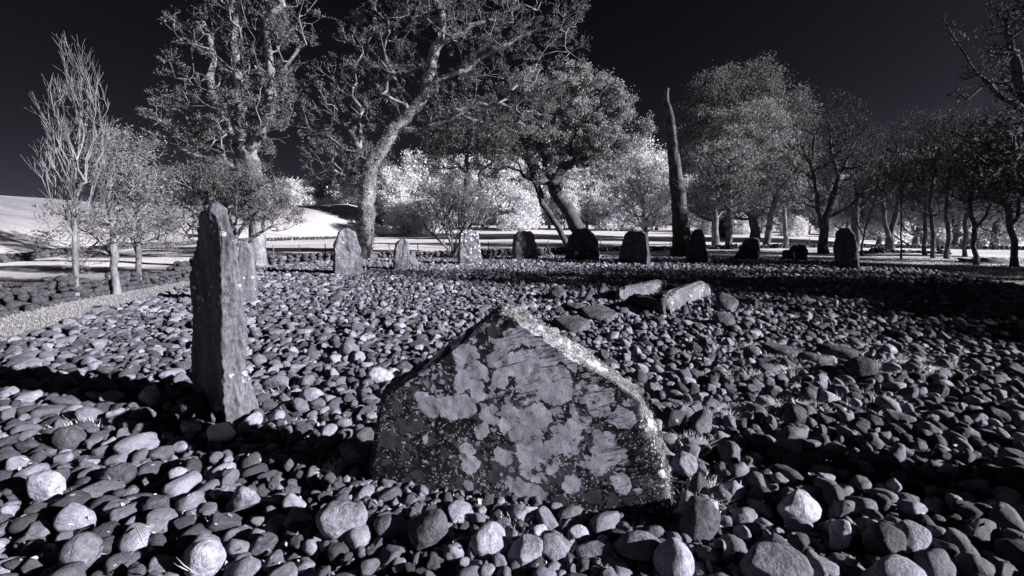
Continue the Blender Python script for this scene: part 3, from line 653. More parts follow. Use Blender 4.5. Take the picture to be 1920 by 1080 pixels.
# ---------------------------------------------------------------- trees
class Tree:
    def __init__(s, seed): s.r = np.random.default_rng(seed); s.P = []; s.par = []; s.L = []
    def add(s, p, par):
        s.P.append(np.asarray(p, float)); s.par.append(par); s.L.append(0 if par < 0 else s.L[par]+np.linalg.norm(s.P[-1]-s.P[par])); return len(s.P)-1
    def limb(s, pts, par=None, step=.4, wig=.05):
        pts = [np.asarray(p, float) for p in pts]
        if par is None and s.P: A = np.array(s.P); par = int(np.argmin(((A-pts[0])**2).sum(1))); 
        if par is None: par = s.add(pts[0], -1)
        prev = par; Q = [s.P[par]]+pts[1:]; n = len(Q)
        for i in range(n-1):
            p0 = Q[max(i-1, 0)]; p1 = Q[i]; p2 = Q[i+1]; p3 = Q[min(i+2, n-1)]; k = max(1, int(np.linalg.norm(p2-p1)/step))
            for j in range(1, k+1):
                t = j/k; q = .5*((2*p1)+(-p0+p2)*t+(2*p0-5*p1+4*p2-p3)*t*t+(-p0+3*p1-3*p2+p3)*t**3)
                if j < k or i < n-2: q = q+s.r.normal(0, wig, 3)*min(1, step*2)
                prev = s.add(q, prev)
        return prev
    def grow(s, A, bf=.25, k=.3, w=.8, step=.45, wig=.06, minz=None):
        A = np.asarray(A); n = len(A); cost = np.full(n, 1e9); bi = np.zeros(n, int); left = np.ones(n, bool); new = list(range(len(s.P)))
        if minz is not None: new = [i for i in new if s.P[i][2] > minz]
        for _ in range(n):
            if new:
                Q = np.array([s.P[i] for i in new]); Lq = np.array([s.L[i] for i in new]); D = A[:, None]-Q[None]; dd = np.sqrt((D**2).sum(2)); hd = np.hypot(D[..., 0], D[..., 1])
                c = dd+bf*Lq[None]+w*np.maximum(0, k*hd-D[..., 2]); m = c.argmin(1); cm = c[np.arange(n), m]; u = cm < cost
                cost[u] = cm[u]; bi[u] = np.array(new)[m[u]]
            t = int(np.where(left, cost, 1e12).argmin()); left[t] = False; par = bi[t]; p0 = s.P[par]; p2 = A[t]; L = np.linalg.norm(p2-p0)
            pp = s.par[par]; d = (p0-s.P[pp]) if pp >= 0 else np.array([0, 0, 1.]); d = d/(np.linalg.norm(d)+1e-9)
            c1 = p0+(d*.55+np.array([0, 0, .25]))*L*.45; kk = max(1, int(L/step)); new = []; prev = par
            for j in range(1, kk+1):
                t_ = j/kk; q = (1-t_)**2*p0+2*t_*(1-t_)*c1+t_*t_*p2
                if j < kk: q = q+s.r.normal(0, wig, 3)
                prev = s.add(q, prev); new.append(prev)
    def twigs(s, n_per, length, up=.3, seg=2, every=None, spread=1.0):
        ch = np.zeros(len(s.P), int)
        for p in s.par:
            if p >= 0: ch[p] += 1
        N0 = len(s.P); A = np.array(s.P); par = np.array(s.par); cnt = s.counts()
        host = [i for i in range(1, N0) if cnt[i] <= 6 and (ch[i] == 0 or s.r.random() < (every or .5))]
        s.tips = []
        for i in host:
            d0 = A[i]-A[par[i]]; d0 /= np.linalg.norm(d0)+1e-9
            for _ in range(n_per):
                d = d0*.9+s.r.normal(0, .6*spread, 3)+np.array([0, 0, up]); d /= np.linalg.norm(d); prev = i; p = A[i]; l = length*s.r.uniform(.5, 1.3)
                for j in range(seg):
                    d = d+s.r.normal(0, .25, 3)+np.array([0, 0, up*.3]); d /= np.linalg.norm(d); p = p+d*l/seg; prev = s.add(p, prev)
                s.tips.append(prev)
    def counts(s):
        n = np.zeros(len(s.P)); hasc = np.zeros(len(s.P), bool)
        for i in range(len(s.P)-1, 0, -1):
            if n[i] == 0: n[i] = 1
            if s.par[i] >= 0: n[s.par[i]] += n[i]
        n[0] = max(n[0], 1); return n
    def radii(s, Rb, rt, flare=.5):
        n = s.counts(); e = math.log(Rb/rt)/math.log(max(n[0], 3)); s.rad = rt*n**e
        P = np.array(s.P); h = P[:, 2]-P[0, 2]; s.rad *= 1+flare*np.exp(-h/(Rb*2.2))*(s.rad > Rb*.6); return s.rad
    def tubes(s, mask, sides):
        P = np.array(s.P); par = np.array(s.par); n = s.counts(); N = len(P); idx = np.where(mask & (par >= 0))[0]
        if not len(idx): return np.zeros((0, 3)), np.zeros((0, 4), int)
        d = P-P[np.maximum(par, 0)]; d[par < 0] = (0, 0, 1); d /= np.linalg.norm(d, axis=1)[:, None]+1e-9
        main = np.full(N, -1); bestn = np.zeros(N)
        for i in range(1, N):
            if n[i] > bestn[par[i]]: bestn[par[i]] = n[i]; main[par[i]] = i
        dm = d.copy(); has = main >= 0; dm[has] = d[has]+d[main[has]]; dm /= np.linalg.norm(dm, axis=1)[:, None]+1e-9
        ref = np.array([.31, .93, .12]); ang = np.arange(sides)*2*np.pi/sides
        def ringv(c, dr, rd):
            a = np.cross(dr, ref); a /= np.linalg.norm(a, axis=1)[:, None]+1e-9; b = np.cross(dr, a)
            return c[:, None]+rd[:, None, None]*(a[:, None]*np.cos(ang)[None, :, None]+b[:, None]*np.sin(ang)[None, :, None])
        pi = par[idx]; ismain = main[pi] == idx
        dirp = np.where(ismain[:, None], dm[pi], d[idx]); rp = np.where(ismain, s.rad[pi], np.minimum(s.rad[pi], s.rad[idx]*1.15))
        A = ringv(P[pi], dirp, rp); B = ringv(P[idx], dm[idx], s.rad[idx]); m = len(idx)
        V = np.concatenate([A, B], 1).reshape(-1, 3); o = (np.arange(m)*2*sides)[:, None]; k = np.arange(sides)[None]; k2 = (k+1) % sides
        F = np.stack([o+k, o+k2, o+sides+k2, o+sides+k], -1).reshape(-1, 4); return V, F
def leaves_mesh(C, size, r, var=.35, aspect=.75):
    n = len(C); a = r.normal(size=(n, 3)); a /= np.linalg.norm(a, axis=1)[:, None]; b = np.cross(a, r.normal(size=(n, 3))); b /= np.linalg.norm(b, axis=1)[:, None]+1e-9
    s_ = (size*np.exp(r.normal(0, var, n)))[:, None]; V = np.stack([C-a*s_, C+b*s_*aspect*.6-a*s_*.1, C+a*s_, C-b*s_*aspect*.6+a*s_*.1], 1).reshape(-1, 3)
    return V, np.arange(4*n).reshape(n, 4)
def make_tree(name, base, trunkR, limbs, blobs, Y, label, bark, leaf=None, nleaf=0, lsize=.07, n=350, seed=1, k=.3, bf=.2, w=.8, twig=3, tlen=.45, up=.3, rt=.009, clump=.28, ivy=0, cat='tree', group=None,
              depthr=1.0, wig=.07, step=.45, hollow=.55, seg=2, taper=None, leafmat2=None, ivyh=99, ivymat=None, every=None, spread=1.0, leafz=-99, minz=None):
    """limbs: polylines of (u, v[, nearer/farther metres]); blobs: (u, v, ru, rv[, dy]) that together make the crown's outline"""
    T = Tree(seed); r = T.r; org = np.asarray(base, float); loc = lambda p: p-org
    for i, L in enumerate(limbs):
        pts = [loc(PD(q[0], q[1], Y+(q[2] if len(q) > 2 else 0))) for q in L]
        if i == 0: pts[0] = np.array([0, 0, -.1])
        T.limb(pts, None, step, wig*.6)
    if blobs:
        vol = np.array([b[2]*b[3] for b in blobs], float); vol /= vol.sum(); A = []
        for b, f in zip(blobs, vol):
            c = loc(PD(b[0], b[1], Y+(b[4] if len(b) > 4 else 0))); rx, rz = b[2]*Y/FPX, b[3]*Y/FPX; ry = (rx+rz)/2*depthr
            m = max(3, int(n*f)); d = r.normal(size=(m, 3)); d /= np.linalg.norm(d, axis=1)[:, None]; q = r.uniform(hollow**3, 1, m)**(1/3)
            A.append(c+d*q[:, None]*np.array([rx, ry, rz]))
        A = np.vstack(A); T.grow(A, bf, k, w, step, wig, minz)
    ends = len(T.P); T.tips = []
    if twig: T.twigs(twig, tlen, up, seg, every, spread)
    T.radii(trunkR, rt)
    if taper:                                        # a bare pole: radius runs straight from foot to top
        P = np.array(T.P); T.rad = np.interp(P[:, 2], [0, P[:, 2].max()], [trunkR, taper])*(1+.5*np.exp(-P[:, 2]/.6))
    root = empty(name, org); tag(root, label, cat, group)
    thick = (T.rad > max(.03, trunkR*.14)) | bool(taper); V, F = T.tubes(thick, 10)
    if len(V):
        V = V+(perlin(V*np.array([6, 6, 2])/max(trunkR, .15)*.3)*.25*min(trunkR, .35))[:, None]*np.array([1, 1, .0])
        obj('trunk', mesh_np('trunk', V, [F], bark), root)
    V, F = T.tubes(~thick, 3)
    if len(V): obj('branches', mesh_np('branches', V, [F], bark), root)
    if nleaf:
        P = np.array(T.P); src_ = np.array(T.tips if T.tips else range(len(P)//2, len(P))); src_ = src_[P[src_, 2] > leafz]
        # leave some twigs bare, fill others, in clumps
        dens = np.clip(.5+1.6*perlin(P[src_]*.9+seed), .02, 2.0); pick = r.choice(src_, nleaf, p=dens/dens.sum())
        C = P[pick]+r.normal(0, clump, (nleaf, 3))*np.array([1, 1, .75]); V, F = leaves_mesh(C, lsize, r)
        obj('foliage', mesh_np('foliage', V, [F], leaf, False), root)
    if ivy:
        P = np.array(T.P); cand_ = np.where((T.rad > trunkR*.35) & (P[:, 2] < ivyh))[0]; pk = r.choice(cand_, ivy); pk2 = np.maximum(np.array(T.par)[pk], 0); t_ = r.random(ivy)[:, None]
        d = r.normal(size=(ivy, 3)); d[:, 2] *= .3; d /= np.linalg.norm(d, axis=1)[:, None]; C = P[pk]*t_+P[pk2]*(1-t_)+d*(T.rad[pk]*r.uniform(.95, 1.2, ivy))[:, None]
        V, F = leaves_mesh(C, .034, r); obj('ivy', mesh_np('ivy', V, [F], ivymat or M_LEAF_GREY, False), root)
    return root
def base_at(u, Y):
    x = PD(u, 430, Y)[0]
    for _ in range(4): x = (u-960)/FPX*(Y*cp-(tz(x, Y)-CAM_H)*sp)
    return (x, Y, tz(x, Y))
def copy_tree(root, loc, rz, sc, label, group, cat='tree'):
    o = root.copy(); COL.objects.link(o); o.location = loc; o.rotation_euler = (0, 0, rz); o.scale = (sc, sc, sc) if not isinstance(sc, tuple) else sc
    tag(o, label, cat, group)
    for ch in root.children:
        c_ = ch.copy(); COL.objects.link(c_); c_.parent = o
    return o

def yb(u, v, z=-.36): return float(G(u, v, z)[1])
# the three slim trees at the left
Y = yb(143, 567); make_tree('poplar_tree', base_at(143, Y), .06, [[(143, 567), (141, 480), (140, 400), (143, 330), (148, 260), (152, 180), (155, 100)]],
    [(151, 150, 26, 58), (148, 235, 42, 75), (143, 320, 52, 62), (150, 395, 55, 22)], Y, 'bare upright poplar with steep thin branches, leftmost slim tree before the ruined wall', M_BARKP,
    n=320, seed=2, k=2.6, bf=.05, w=1.4, twig=4, tlen=.36, up=.9, rt=.0034, hollow=.2, step=.3, wig=.02, depthr=.9, minz=1.0, spread=.5)
Y = yb(220, 553); SLIM = make_tree('slim_tree', base_at(220, Y), .085, [[(220, 553), (214, 500), (212, 440), (205, 380), (206, 320), (205, 260)], [(214, 480), (180, 470), (150, 500)], [(212, 440), (250, 430), (260, 400)]],
    [(205, 290, 40, 55), (190, 345, 45, 40), (235, 350, 40, 45), (160, 440, 45, 60), (225, 420, 35, 40)], Y, 'slim pale-leaved tree with bright lower trunk, middle of three before the ruined wall', M_BARKP,
    leaf=M_LEAF_GREY, nleaf=8500, lsize=.026, n=320, seed=3, twig=4, tlen=.28, rt=.005, clump=.12, step=.25, wig=.03, minz=.9, hollow=.2)
Y = yb(263, 541); make_tree('slim_tree', base_at(263, Y), .075, [[(263, 541), (260, 500), (260, 440), (259, 380), (254, 320), (250, 270)], [(260, 490), (248, 450), (235, 400), (225, 360)]],
    [(255, 300, 40, 45), (275, 345, 40, 40), (240, 370, 40, 45), (300, 420, 30, 45), (235, 430, 25, 35)], Y, 'slim dark tree with a forked lower stem, right of the middle slim tree', M_BARK,
    leaf=M_LEAF_GREY, nleaf=8000, lsize=.028, n=320, seed=4, twig=4, tlen=.3, rt=.0055, clump=.13, step=.28, wig=.03, minz=.9, hollow=.2)
# round bush behind the pale flat-topped slab
Y = 16.5; make_tree('bushy_tree', base_at(440, Y), .16, [[(440, 480), (438, 450), (425, 400), (415, 350)], [(440, 455), (470, 410), (500, 380)], [(438, 450), (400, 420), (365, 400)], [(440, 460), (480, 440), (520, 420)], [(440, 460), (395, 445), (350, 440)]],
    [(350, 370, 50, 45), (400, 340, 60, 35), (460, 345, 55, 35), (500, 370, 42, 40), (430, 390, 70, 40), (340, 420, 32, 30), (520, 410, 28, 28)], Y, 'low spreading bushy tree with fine leaves behind the tallest narrow slab', M_BARK,
    leaf=M_LEAF_MID, nleaf=30000, lsize=.028, n=520, seed=5, twig=4, tlen=.35, rt=.006, clump=.1, step=.3, wig=.05, k=.1, hollow=.3)
# large sparse tree behind it
Y = 20; make_tree('tall_tree', base_at(478, Y), .33, [[(478, 470), (478, 330), (474, 300), (462, 270), (450, 220), (448, 150), (440, 80), (435, 20), (430, -50)], [(476, 305), (490, 250), (505, 200), (510, 130), (500, 60), (505, -20)], [(462, 270), (440, 250), (410, 210), (395, 170), (400, 110), (390, 60)],
    [(478, 330), (430, 300), (370, 295), (320, 270)], [(508, 180), (540, 120), (560, 90)], [(448, 150), (480, 90), (500, 30)]],
    [(320, 220, 46, 34), (350, 270, 60, 26), (345, 130, 28, 22), (380, 60, 42, 45), (420, 20, 50, 50), (480, 40, 48, 55), (545, 90, 30, 40), (555, 0, 40, 50), (450, 120, 55, 45), (410, 190, 60, 40), (500, 200, 45, 60), (440, 260, 70, 40), (395, 280, 50, 20), (520, 150, 35, 35), (480, -80, 100, 60)],
    Y, 'tall open-crowned tree with pale forked limbs rising behind the bushy tree', M_BARKP, leaf=M_LEAF_MID, nleaf=36000, lsize=.042, n=650, seed=6, twig=3, tlen=.5, rt=.009, clump=.09, step=.55, wig=.12, k=.1, hollow=.35, bf=.12, leafz=3.0)
# the big ivy-clad tree
Y = 22.7; make_tree('big_tree', base_at(684, Y), .40, [[(684, 497), (684, 440), (690, 380), (692, 330), (706, 290), (740, 245), (780, 200), (800, 160), (812, 110), (828, 60), (832, 0), (836, -60)],
    [(740, 240), (790, 240), (840, 225), (870, 205), (920, 195), (980, 215, -1), (1040, 240, -2)], [(692, 320), (672, 270), (645, 230), (610, 210), (575, 205)], [(812, 100), (850, 70), (900, 45), (960, 35)],
    [(780, 200), (730, 130), (690, 80)], [(800, 160), (870, 130), (930, 90), (1000, 60)], [(692, 340), (655, 330), (610, 320)], [(706, 290), (740, 220, 1), (750, 150, 1), (740, 90, 1)], [(684, 400), (680, 300), (676, 240)]],
    [(590, 230, 40, 50), (620, 290, 50, 50), (650, 180, 70, 60), (700, 100, 60, 60), (740, 30, 60, 50), (820, 10, 80, 60), (900, 60, 80, 50), (1000, 40, 80, 50), (1065, 60, 40, 50), (950, 120, 70, 40), (760, 150, 60, 50), (860, 150, 50, 40), (720, 220, 60, 40), (840, 200, 60, 30),
     (920, 220, 60, 40), (1000, 200, 60, 45), (670, 300, 60, 40), (880, -60, 150, 60), (760, -60, 80, 50)],
    Y, 'huge ivy-clad tree with a slanting pale trunk and wide crown near the middle', M_BARKP, leaf=M_LEAF_MID, nleaf=72000, lsize=.038, n=1000, seed=7, twig=4, tlen=.5, rt=.0075, clump=.075, step=.4, wig=.12, k=.05, hollow=.3, ivy=8000, ivyh=7, ivymat=M_LEAF_DOME, bf=.12)
# small crooked tree and the many-stemmed shrub
Y = 27; make_tree('crooked_tree', base_at(867, Y), .17, [[(867, 480), (868, 430), (872, 380), (876, 330), (876, 290)], [(874, 372), (905, 355), (898, 325), (925, 300), (930, 270)], [(876, 330), (850, 300), (820, 290)]],
    [(850, 260, 60, 40), (900, 250, 60, 40), (820, 300, 35, 25), (940, 290, 40, 35), (870, 225, 50, 25)], Y, 'dark crooked slender tree between the ivy-clad tree and the forked tree', M_BARKD, leaf=M_LEAF_DIM, nleaf=9000, lsize=.06, n=320, seed=8, twig=3, tlen=.45, rt=.01, step=.4, wig=.1, minz=3)
Y = 26; make_tree('shrub', base_at(850, Y), .16, [[(850, 482), (848, 465), (835, 430), (820, 390)], [(850, 478), (860, 430), (860, 380)], [(850, 478), (880, 430), (900, 385)], [(850, 478), (825, 450), (800, 430)], [(850, 478), (845, 420), (842, 370)]],
    [(820, 390, 40, 40), (860, 365, 45, 35), (900, 390, 35, 40), (850, 410, 50, 30)], Y, 'many-stemmed fan-shaped shrub behind the mottled upright slab', M_BARK, leaf=M_LEAF_GREY, nleaf=6500, lsize=.05, n=300, seed=9, twig=4, tlen=.5, rt=.009, step=.35, wig=.06, k=1.2, w=1.2, cat='shrub', up=.6)
# the forked sycamore
Y = 29; make_tree('forked_tree', base_at(1078, Y), .5, [[(1078, 478), (1068, 462), (1052, 440), (1038, 410), (1030, 395), (1020, 380), (1008, 345), (992, 310), (975, 275), (960, 250), (945, 235)], [(1078, 470), (1090, 445, .3), (1078, 420, .3), (1060, 385, .3), (1042, 355), (1030, 325), (1015, 290), (1005, 265)],
    [(1030, 345), (1050, 325), (1065, 300), (1075, 260)], [(1005, 265), (970, 290), (940, 275), (915, 255)], [(1065, 300), (1100, 290), (1150, 300)], [(1022, 300), (1000, 230), (990, 190)], [(1040, 335), (1010, 340), (985, 330), (970, 290)]],
    [(1000, 180, 55, 35), (1060, 170, 60, 38), (1110, 165, 45, 30), (1160, 195, 36, 28), (1180, 250, 30, 35), (1080, 220, 70, 35), (1010, 240, 60, 40), (1120, 270, 60, 40), (960, 260, 45, 40), (930, 300, 40, 30), (1060, 280, 60, 35), (1140, 320, 45, 25), (1000, 320, 35, 25)],
    Y, 'forked tree with leaning twin stems and a broad dense crown over the bright field', M_BARKD, leaf=M_LEAF_SYC, nleaf=62000, lsize=.062, n=700, seed=10, twig=3, tlen=.5, rt=.011, clump=.15, step=.5, wig=.12, k=.05, hollow=.4, leafz=4.3)
Y = 42; make_tree('young_tree', base_at(1212, Y), .2, [[(1212, 452), (1210, 420), (1205, 380), (1200, 330), (1198, 290)]],
    [(1200, 300, 38, 35), (1185, 350, 40, 40), (1225, 350, 40, 45), (1205, 400, 55, 30)], Y, 'young pale-leaved tree standing above the dark tapering slab', M_BARK, leaf=M_LEAF_PALE, nleaf=14000, lsize=.10, n=300, seed=11, twig=3, tlen=.6, rt=.014, clump=.3, step=.6, wig=.1, hollow=.3)
# dead trunk
Y = 25.5; make_tree('dead_trunk', base_at(1280, Y), .56, [[(1280, 490), (1278, 440), (1273, 380), (1266, 320), (1260, 260), (1256, 215), (1249, 190), (1250, 166)], [(1252, 205), (1247, 186), (1244, 172)]], [], Y, 'tall bare broken trunk without branches, standing right of the dark tapering slab', M_BARKD,
    seed=12, twig=0, taper=.15, step=.25, wig=.05, ivy=2600, ivyh=8, ivymat=M_LEAF_DIM)
# the two great round crowns
Y = 66; make_tree('round_tree', base_at(1352, Y), .7, [[(1352, 462), (1352, 420), (1358, 340), (1370, 250), (1385, 180)], [(1354, 380), (1320, 320), (1300, 270)], [(1358, 340), (1400, 280), (1440, 220)], [(1354, 380), (1420, 330), (1470, 300)]],
    [(1400, 160, 55, 38), (1340, 195, 60, 45), (1310, 260, 50, 60), (1450, 190, 50, 35), (1490, 230, 35, 40), (1300, 340, 50, 60), (1380, 220, 80, 50), (1480, 300, 50, 50), (1400, 330, 90, 50), (1330, 390, 60, 30)],
    Y, 'tallest broad-crowned pale tree behind the rounded one, right of the dead trunk', M_BARKD, leaf=M_LEAF_TALL, nleaf=70000, lsize=.125, n=800, seed=13, twig=3, tlen=.9, rt=.018, clump=.6, step=1.0, wig=.15, hollow=.5, up=.5)
Y = 57; make_tree('round_tree', base_at(1415, Y), .5, [[(1415, 468), (1415, 430), (1412, 380), (1408, 320), (1405, 260)], [(1414, 420), (1380, 370), (1350, 330)], [(1414, 420), (1450, 380), (1480, 350)]],
    [(1405, 255, 65, 48), (1370, 300, 60, 50), (1445, 300, 50, 50), (1400, 345, 85, 45), (1340, 370, 50, 35), (1460, 360, 45, 30), (1400, 390, 90, 22)],
    Y, 'rounded pale-leaved tree with a sunlit dome-shaped top, in front of the tallest broad-crowned tree', M_BARKD, leaf=M_LEAF_DOME, nleaf=75000, lsize=.11, n=700, seed=14, twig=3, tlen=.9, rt=.018, clump=.45, step=.9, wig=.12, hollow=.55, up=.4)
for (u, yy, rad_, sd, lab, lean) in ((1343, 42, .3, 31, 'leftmost trunk of the cluster under the round crowns', -4), (1366, 37, .24, 32, 'slender dark trunk just right of the leftmost one under the round crowns', 2), (1436, 38.5, .26, 33, 'pale leaning trunk right of the dark wedge-shaped stone', 16), (1473, 43, .2, 34, 'thin upright trunk alone right of the pale leaning trunk', -3)):
    make_tree('woodland_tree', base_at(u, yy), rad_, [[(u, 465), (u+lean*.3, 430), (u+lean*.8, 390), (u+lean*1.2, 340), (u+lean, 290)]], [(u+lean, 320, 40, 45), (u, 370, 45, 25)], yy, lab, M_BARK, leaf=M_LEAF_GREY, nleaf=5000, lsize=.1, n=160, seed=sd, twig=2, tlen=.7, rt=.016, step=.7, wig=.1, minz=2.5)
# bare and half-bare trees at the right
def bare(u, yy, rad_, limbs, blobs, sd, lab, nl=2500, n=340, name='bare_tree', **k):
    nl = int(nl*.5); rad_ = rad_*(.66 if rad_ > .3 else .5)
    kw = dict(twig=4, tlen=.6, rt=.009, step=.5, wig=.07, k=.3, hollow=.2, up=.45, leaf=M_LEAF_MID, nleaf=nl, lsize=.035, n=n, seed=sd, every=.6); kw.update(k)
    return make_tree(name, base_at(u, yy), rad_, limbs, blobs, yy, lab, M_BARKD, **kw)
bare(1545, 31, .42, [[(1545, 474), (1543, 440), (1548, 410), (1560, 370), (1575, 330), (1590, 300), (1600, 270)], [(1545, 425), (1535, 390), (1530, 350), (1520, 310), (1500, 270)], [(1548, 415), (1590, 390), (1620, 360), (1670, 330)], [(1575, 330), (1560, 280), (1555, 230)]],
     [(1565, 230, 45, 45), (1530, 280, 50, 50), (1600, 270, 45, 45), (1580, 330, 60, 50), (1520, 350, 40, 40), (1640, 320, 45, 35), (1500, 300, 25, 30)], 41, 'gnarled dark tree with twisting limbs between the lowest block and the round-topped stone', 7000, 620)
bare(1602, 36, .42, [[(1602, 470), (1603, 440), (1605, 400), (1610, 360), (1615, 310)], [(1605, 400), (1640, 360), (1660, 320)]], [(1620, 300, 50, 45), (1650, 330, 45, 45), (1600, 350, 40, 40), (1660, 290, 40, 30)], 42, 'dark straight trunk directly behind the round-topped stone', 5000, 380)
bare(1616, 28, .12, [[(1616, 492), (1616, 460), (1622, 430), (1632, 400), (1642, 370), (1645, 340)], [(1617, 440), (1610, 420), (1605, 400)]], [(1640, 350, 30, 35), (1615, 400, 22, 22)], 43, 'thin tree leaning right, just right of the round-topped stone', 1200, 130, rt=.009)
bare(1667, 33, .38, [[(1667, 472), (1667, 450), (1660, 420), (1655, 380), (1650, 330)], [(1667, 448), (1680, 400), (1690, 350), (1700, 310)]], [(1670, 300, 50, 45), (1700, 330, 45, 40), (1640, 340, 35, 40), (1680, 370, 45, 35)], 44, 'tree forked low into two stems beyond the mossy stones', 3500, 380)
bare(1690, 25.5, .09, [[(1690, 487), (1689, 440), (1691, 400), (1690, 350), (1692, 300)]], [(1692, 300, 30, 45), (1690, 360, 28, 30)], 45, 'very slim straight trunk in front of the dark van', 1200, 170, rt=.009)
bare(1735, 28, .2, [[(1731, 480), (1733, 440), (1735, 400), (1732, 340), (1725, 280), (1722, 240)]], [(1720, 260, 40, 45), (1735, 320, 45, 45), (1715, 350, 35, 30)], 46, 'slim dark tree just left of the straighter pair at the right', 2600, 330)
bare(1750, 26, .2, [[(1750, 486), (1750, 440), (1746, 390), (1750, 340), (1760, 290), (1765, 250)]], [(1765, 260, 40, 40), (1760, 310, 40, 40), (1740, 380, 30, 30)], 47, 'straight dark tree standing close beside another at the right', 2600, 330)
bare(1776, 25.5, .22, [[(1778, 486), (1777, 440), (1775, 400), (1778, 340), (1785, 290), (1790, 250)], [(1777, 390), (1800, 360), (1815, 330)]], [(1790, 260, 40, 40), (1775, 320, 40, 45), (1810, 320, 30, 35)], 48, 'dark tree with one upturned side limb, fourth trunk from the right', 2600, 330)
bare(1810, 27, .2, [[(1811, 484), (1810, 440), (1812, 400), (1822, 350), (1830, 300)]], [(1825, 300, 40, 45), (1815, 360, 35, 40)], 49, 'slim dark tree left of the one with an ivy-tufted foot', 2600, 280)
bare(1830, 21.5, .2, [[(1832, 499), (1829, 460), (1825, 420), (1820, 380), (1822, 330), (1830, 280)], [(1828, 430), (1850, 405), (1880, 395)]], [(1830, 270, 40, 45), (1850, 320, 45, 45), (1810, 350, 30, 40), (1870, 380, 30, 25)], 50, 'dark tree with an ivy-tufted foot near the right edge', 2600, 380, ivy=900, ivyh=.7)
bare(1902, 20.5, .24, [[(1902, 503), (1900, 450), (1893, 400), (1880, 350), (1865, 300)], [(1898, 430), (1915, 380), (1930, 330)]], [(1875, 290, 40, 50), (1910, 320, 45, 50), (1890, 370, 40, 35), (1860, 250, 30, 30)], 51, 'dark tree at the right edge beside the low overgrown mound', 3000, 420)
bare(1965, 15, .5, [[(1985, 580), (1975, 450), (1955, 330), (1935, 240), (1918, 205), (1870, 175), (1820, 120), (1790, 70), (1770, 40)], [(1935, 240), (1950, 120), (1930, 20), (1915, -60)], [(1866, 166), (1840, 163), (1815, 185), (1800, 178)], [(1935, 240), (1905, 130), (1885, 60), (1870, 20)], [(1955, 330), (1900, 290), (1850, 300), (1815, 330)], [(1930, 20), (1900, -10), (1890, -40)]],
     [(1900, 60, 30, 50), (1925, 150, 40, 60), (1880, 250, 60, 35), (1930, -20, 50, 40), (1860, 300, 50, 40), (1900, 330, 45, 50), (1800, 180, 12, 9), (1830, 135, 20, 14)], 52, 'large dark tree whose long bare limb reaches in from the upper right edge', 6500, 620, tlen=.3, rt=.0075, lsize=.035, clump=.12, step=.3, wig=.05, up=.2, k=-.2)

# ---- wood beyond the fields: a few kinds, many individuals
def proto(sd, h, wd, leaf, nl, ls, n=260, bark=M_BARK, name='woodland_tree', blobs=None, tr=.3):
    """built at its own place, 100 m out"""
    Y = 100; P = FPX/Y; c = 960; b = [(c+x*P, 425+1.9*P-z*P, rx*P, rz*P) for (x, z, rx, rz) in blobs]
    g = 425+1.9*P
    return make_tree(name, (0, Y, -.36), tr, [[(c, g), (c+.2*P, g-h*.25*P), (c-.3*P, g-h*.5*P), (c, g-h*.8*P)]], b, Y, 'x', bark, leaf=leaf, nleaf=nl, lsize=ls, n=n, seed=sd, twig=2, tlen=1.0, rt=.03, clump=.5, step=1.2, wig=.2, hollow=.5)
BA = proto(61, 13, 9, M_LEAF_PALE, 15000, .19, blobs=[(0, 10.5, 3.2, 2.6), (-2.6, 7, 3, 3), (2.6, 7.4, 3, 3), (0, 5, 4.6, 2.6), (1, 3, 4, 2)])
BB = proto(62, 15, 9, M_LEAF_PALE, 15000, .18, blobs=[(0, 12.5, 2.6, 2.6), (-2, 9, 3, 3), (2.2, 8.4, 2.6, 3), (-.5, 5.5, 3.6, 3), (0, 2.8, 3.4, 2)])
BC = proto(63, 14, 9, M_LEAF_GREY, 9000, .16, n=420, blobs=[(0, 11.5, 3, 2.6), (-2.6, 8.4, 2.6, 3), (2.8, 8, 3, 3), (0, 6, 4, 2.4)])
BD = proto(64, 6, 6, M_LEAF_PALE, 9000, .16, n=120, name='hedgerow_bush', blobs=[(0, 3.4, 2.6, 1.8), (-2, 2, 2, 1.7), (2, 2.2, 2.4, 1.8), (0, 1.2, 3, 1.2)], tr=.15)
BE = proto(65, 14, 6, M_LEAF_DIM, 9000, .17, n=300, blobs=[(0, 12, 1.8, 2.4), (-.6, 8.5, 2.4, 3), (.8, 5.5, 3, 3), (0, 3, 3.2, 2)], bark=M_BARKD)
used = set()
rb = np.random.default_rng(77)
LB = 'pale leafy tree of the sunlit wood beyond the bright field'; LD = 'dim leafy tree of the wood beyond the field at the right'; LH = 'small tree on the crest of the bright bank left of the ivy-clad tree'
def put(p, u, Y, sc, lab, grp, cat='tree', fl=None):
    x = (u-960)/FPX*Y*1.0; x = PD(u, 430, Y)[0]; z = tz(x, Y); loc = (x, Y, z-.15)
    s_ = (sc*(fl or 1), sc*(fl or 1), sc)
    if p.name not in used:
        used.add(p.name); p.location = loc; p.rotation_euler = (0, 0, rb.uniform(0, 6)); p.scale = s_; tag(p, lab, cat, grp); return p
    return copy_tree(p, loc, rb.uniform(0, 6.28), s_, lab, grp, cat)
LIST = [(BE, 715, 82, .8), (BA, 742, 80, .9), (BD, 765, 72, 1.0), (BB, 785, 84, .95), (BD, 800, 74, 1.1), (BA, 830, 86, 1.05), (BB, 868, 85, 1.0), (BA, 905, 86, 1.1), (BA, 945, 88, 1.15), (BD, 975, 84, 1.2), (BB, 990, 93, 1.05), (BC, 1030, 94, 1.0), (BA, 1060, 96, 1.1),
        (BA, 1100, 97, 1.1), (BB, 1140, 99, 1.1), (BD, 1165, 92, 1.3), (BA, 1185, 101, 1.15), (BB, 1230, 103, 1.15), (BA, 1275, 106, 1.15), (BC, 700, 100, 1.0), (BC, 810, 104, 1.1), (BC, 1010, 112, 1.25)]
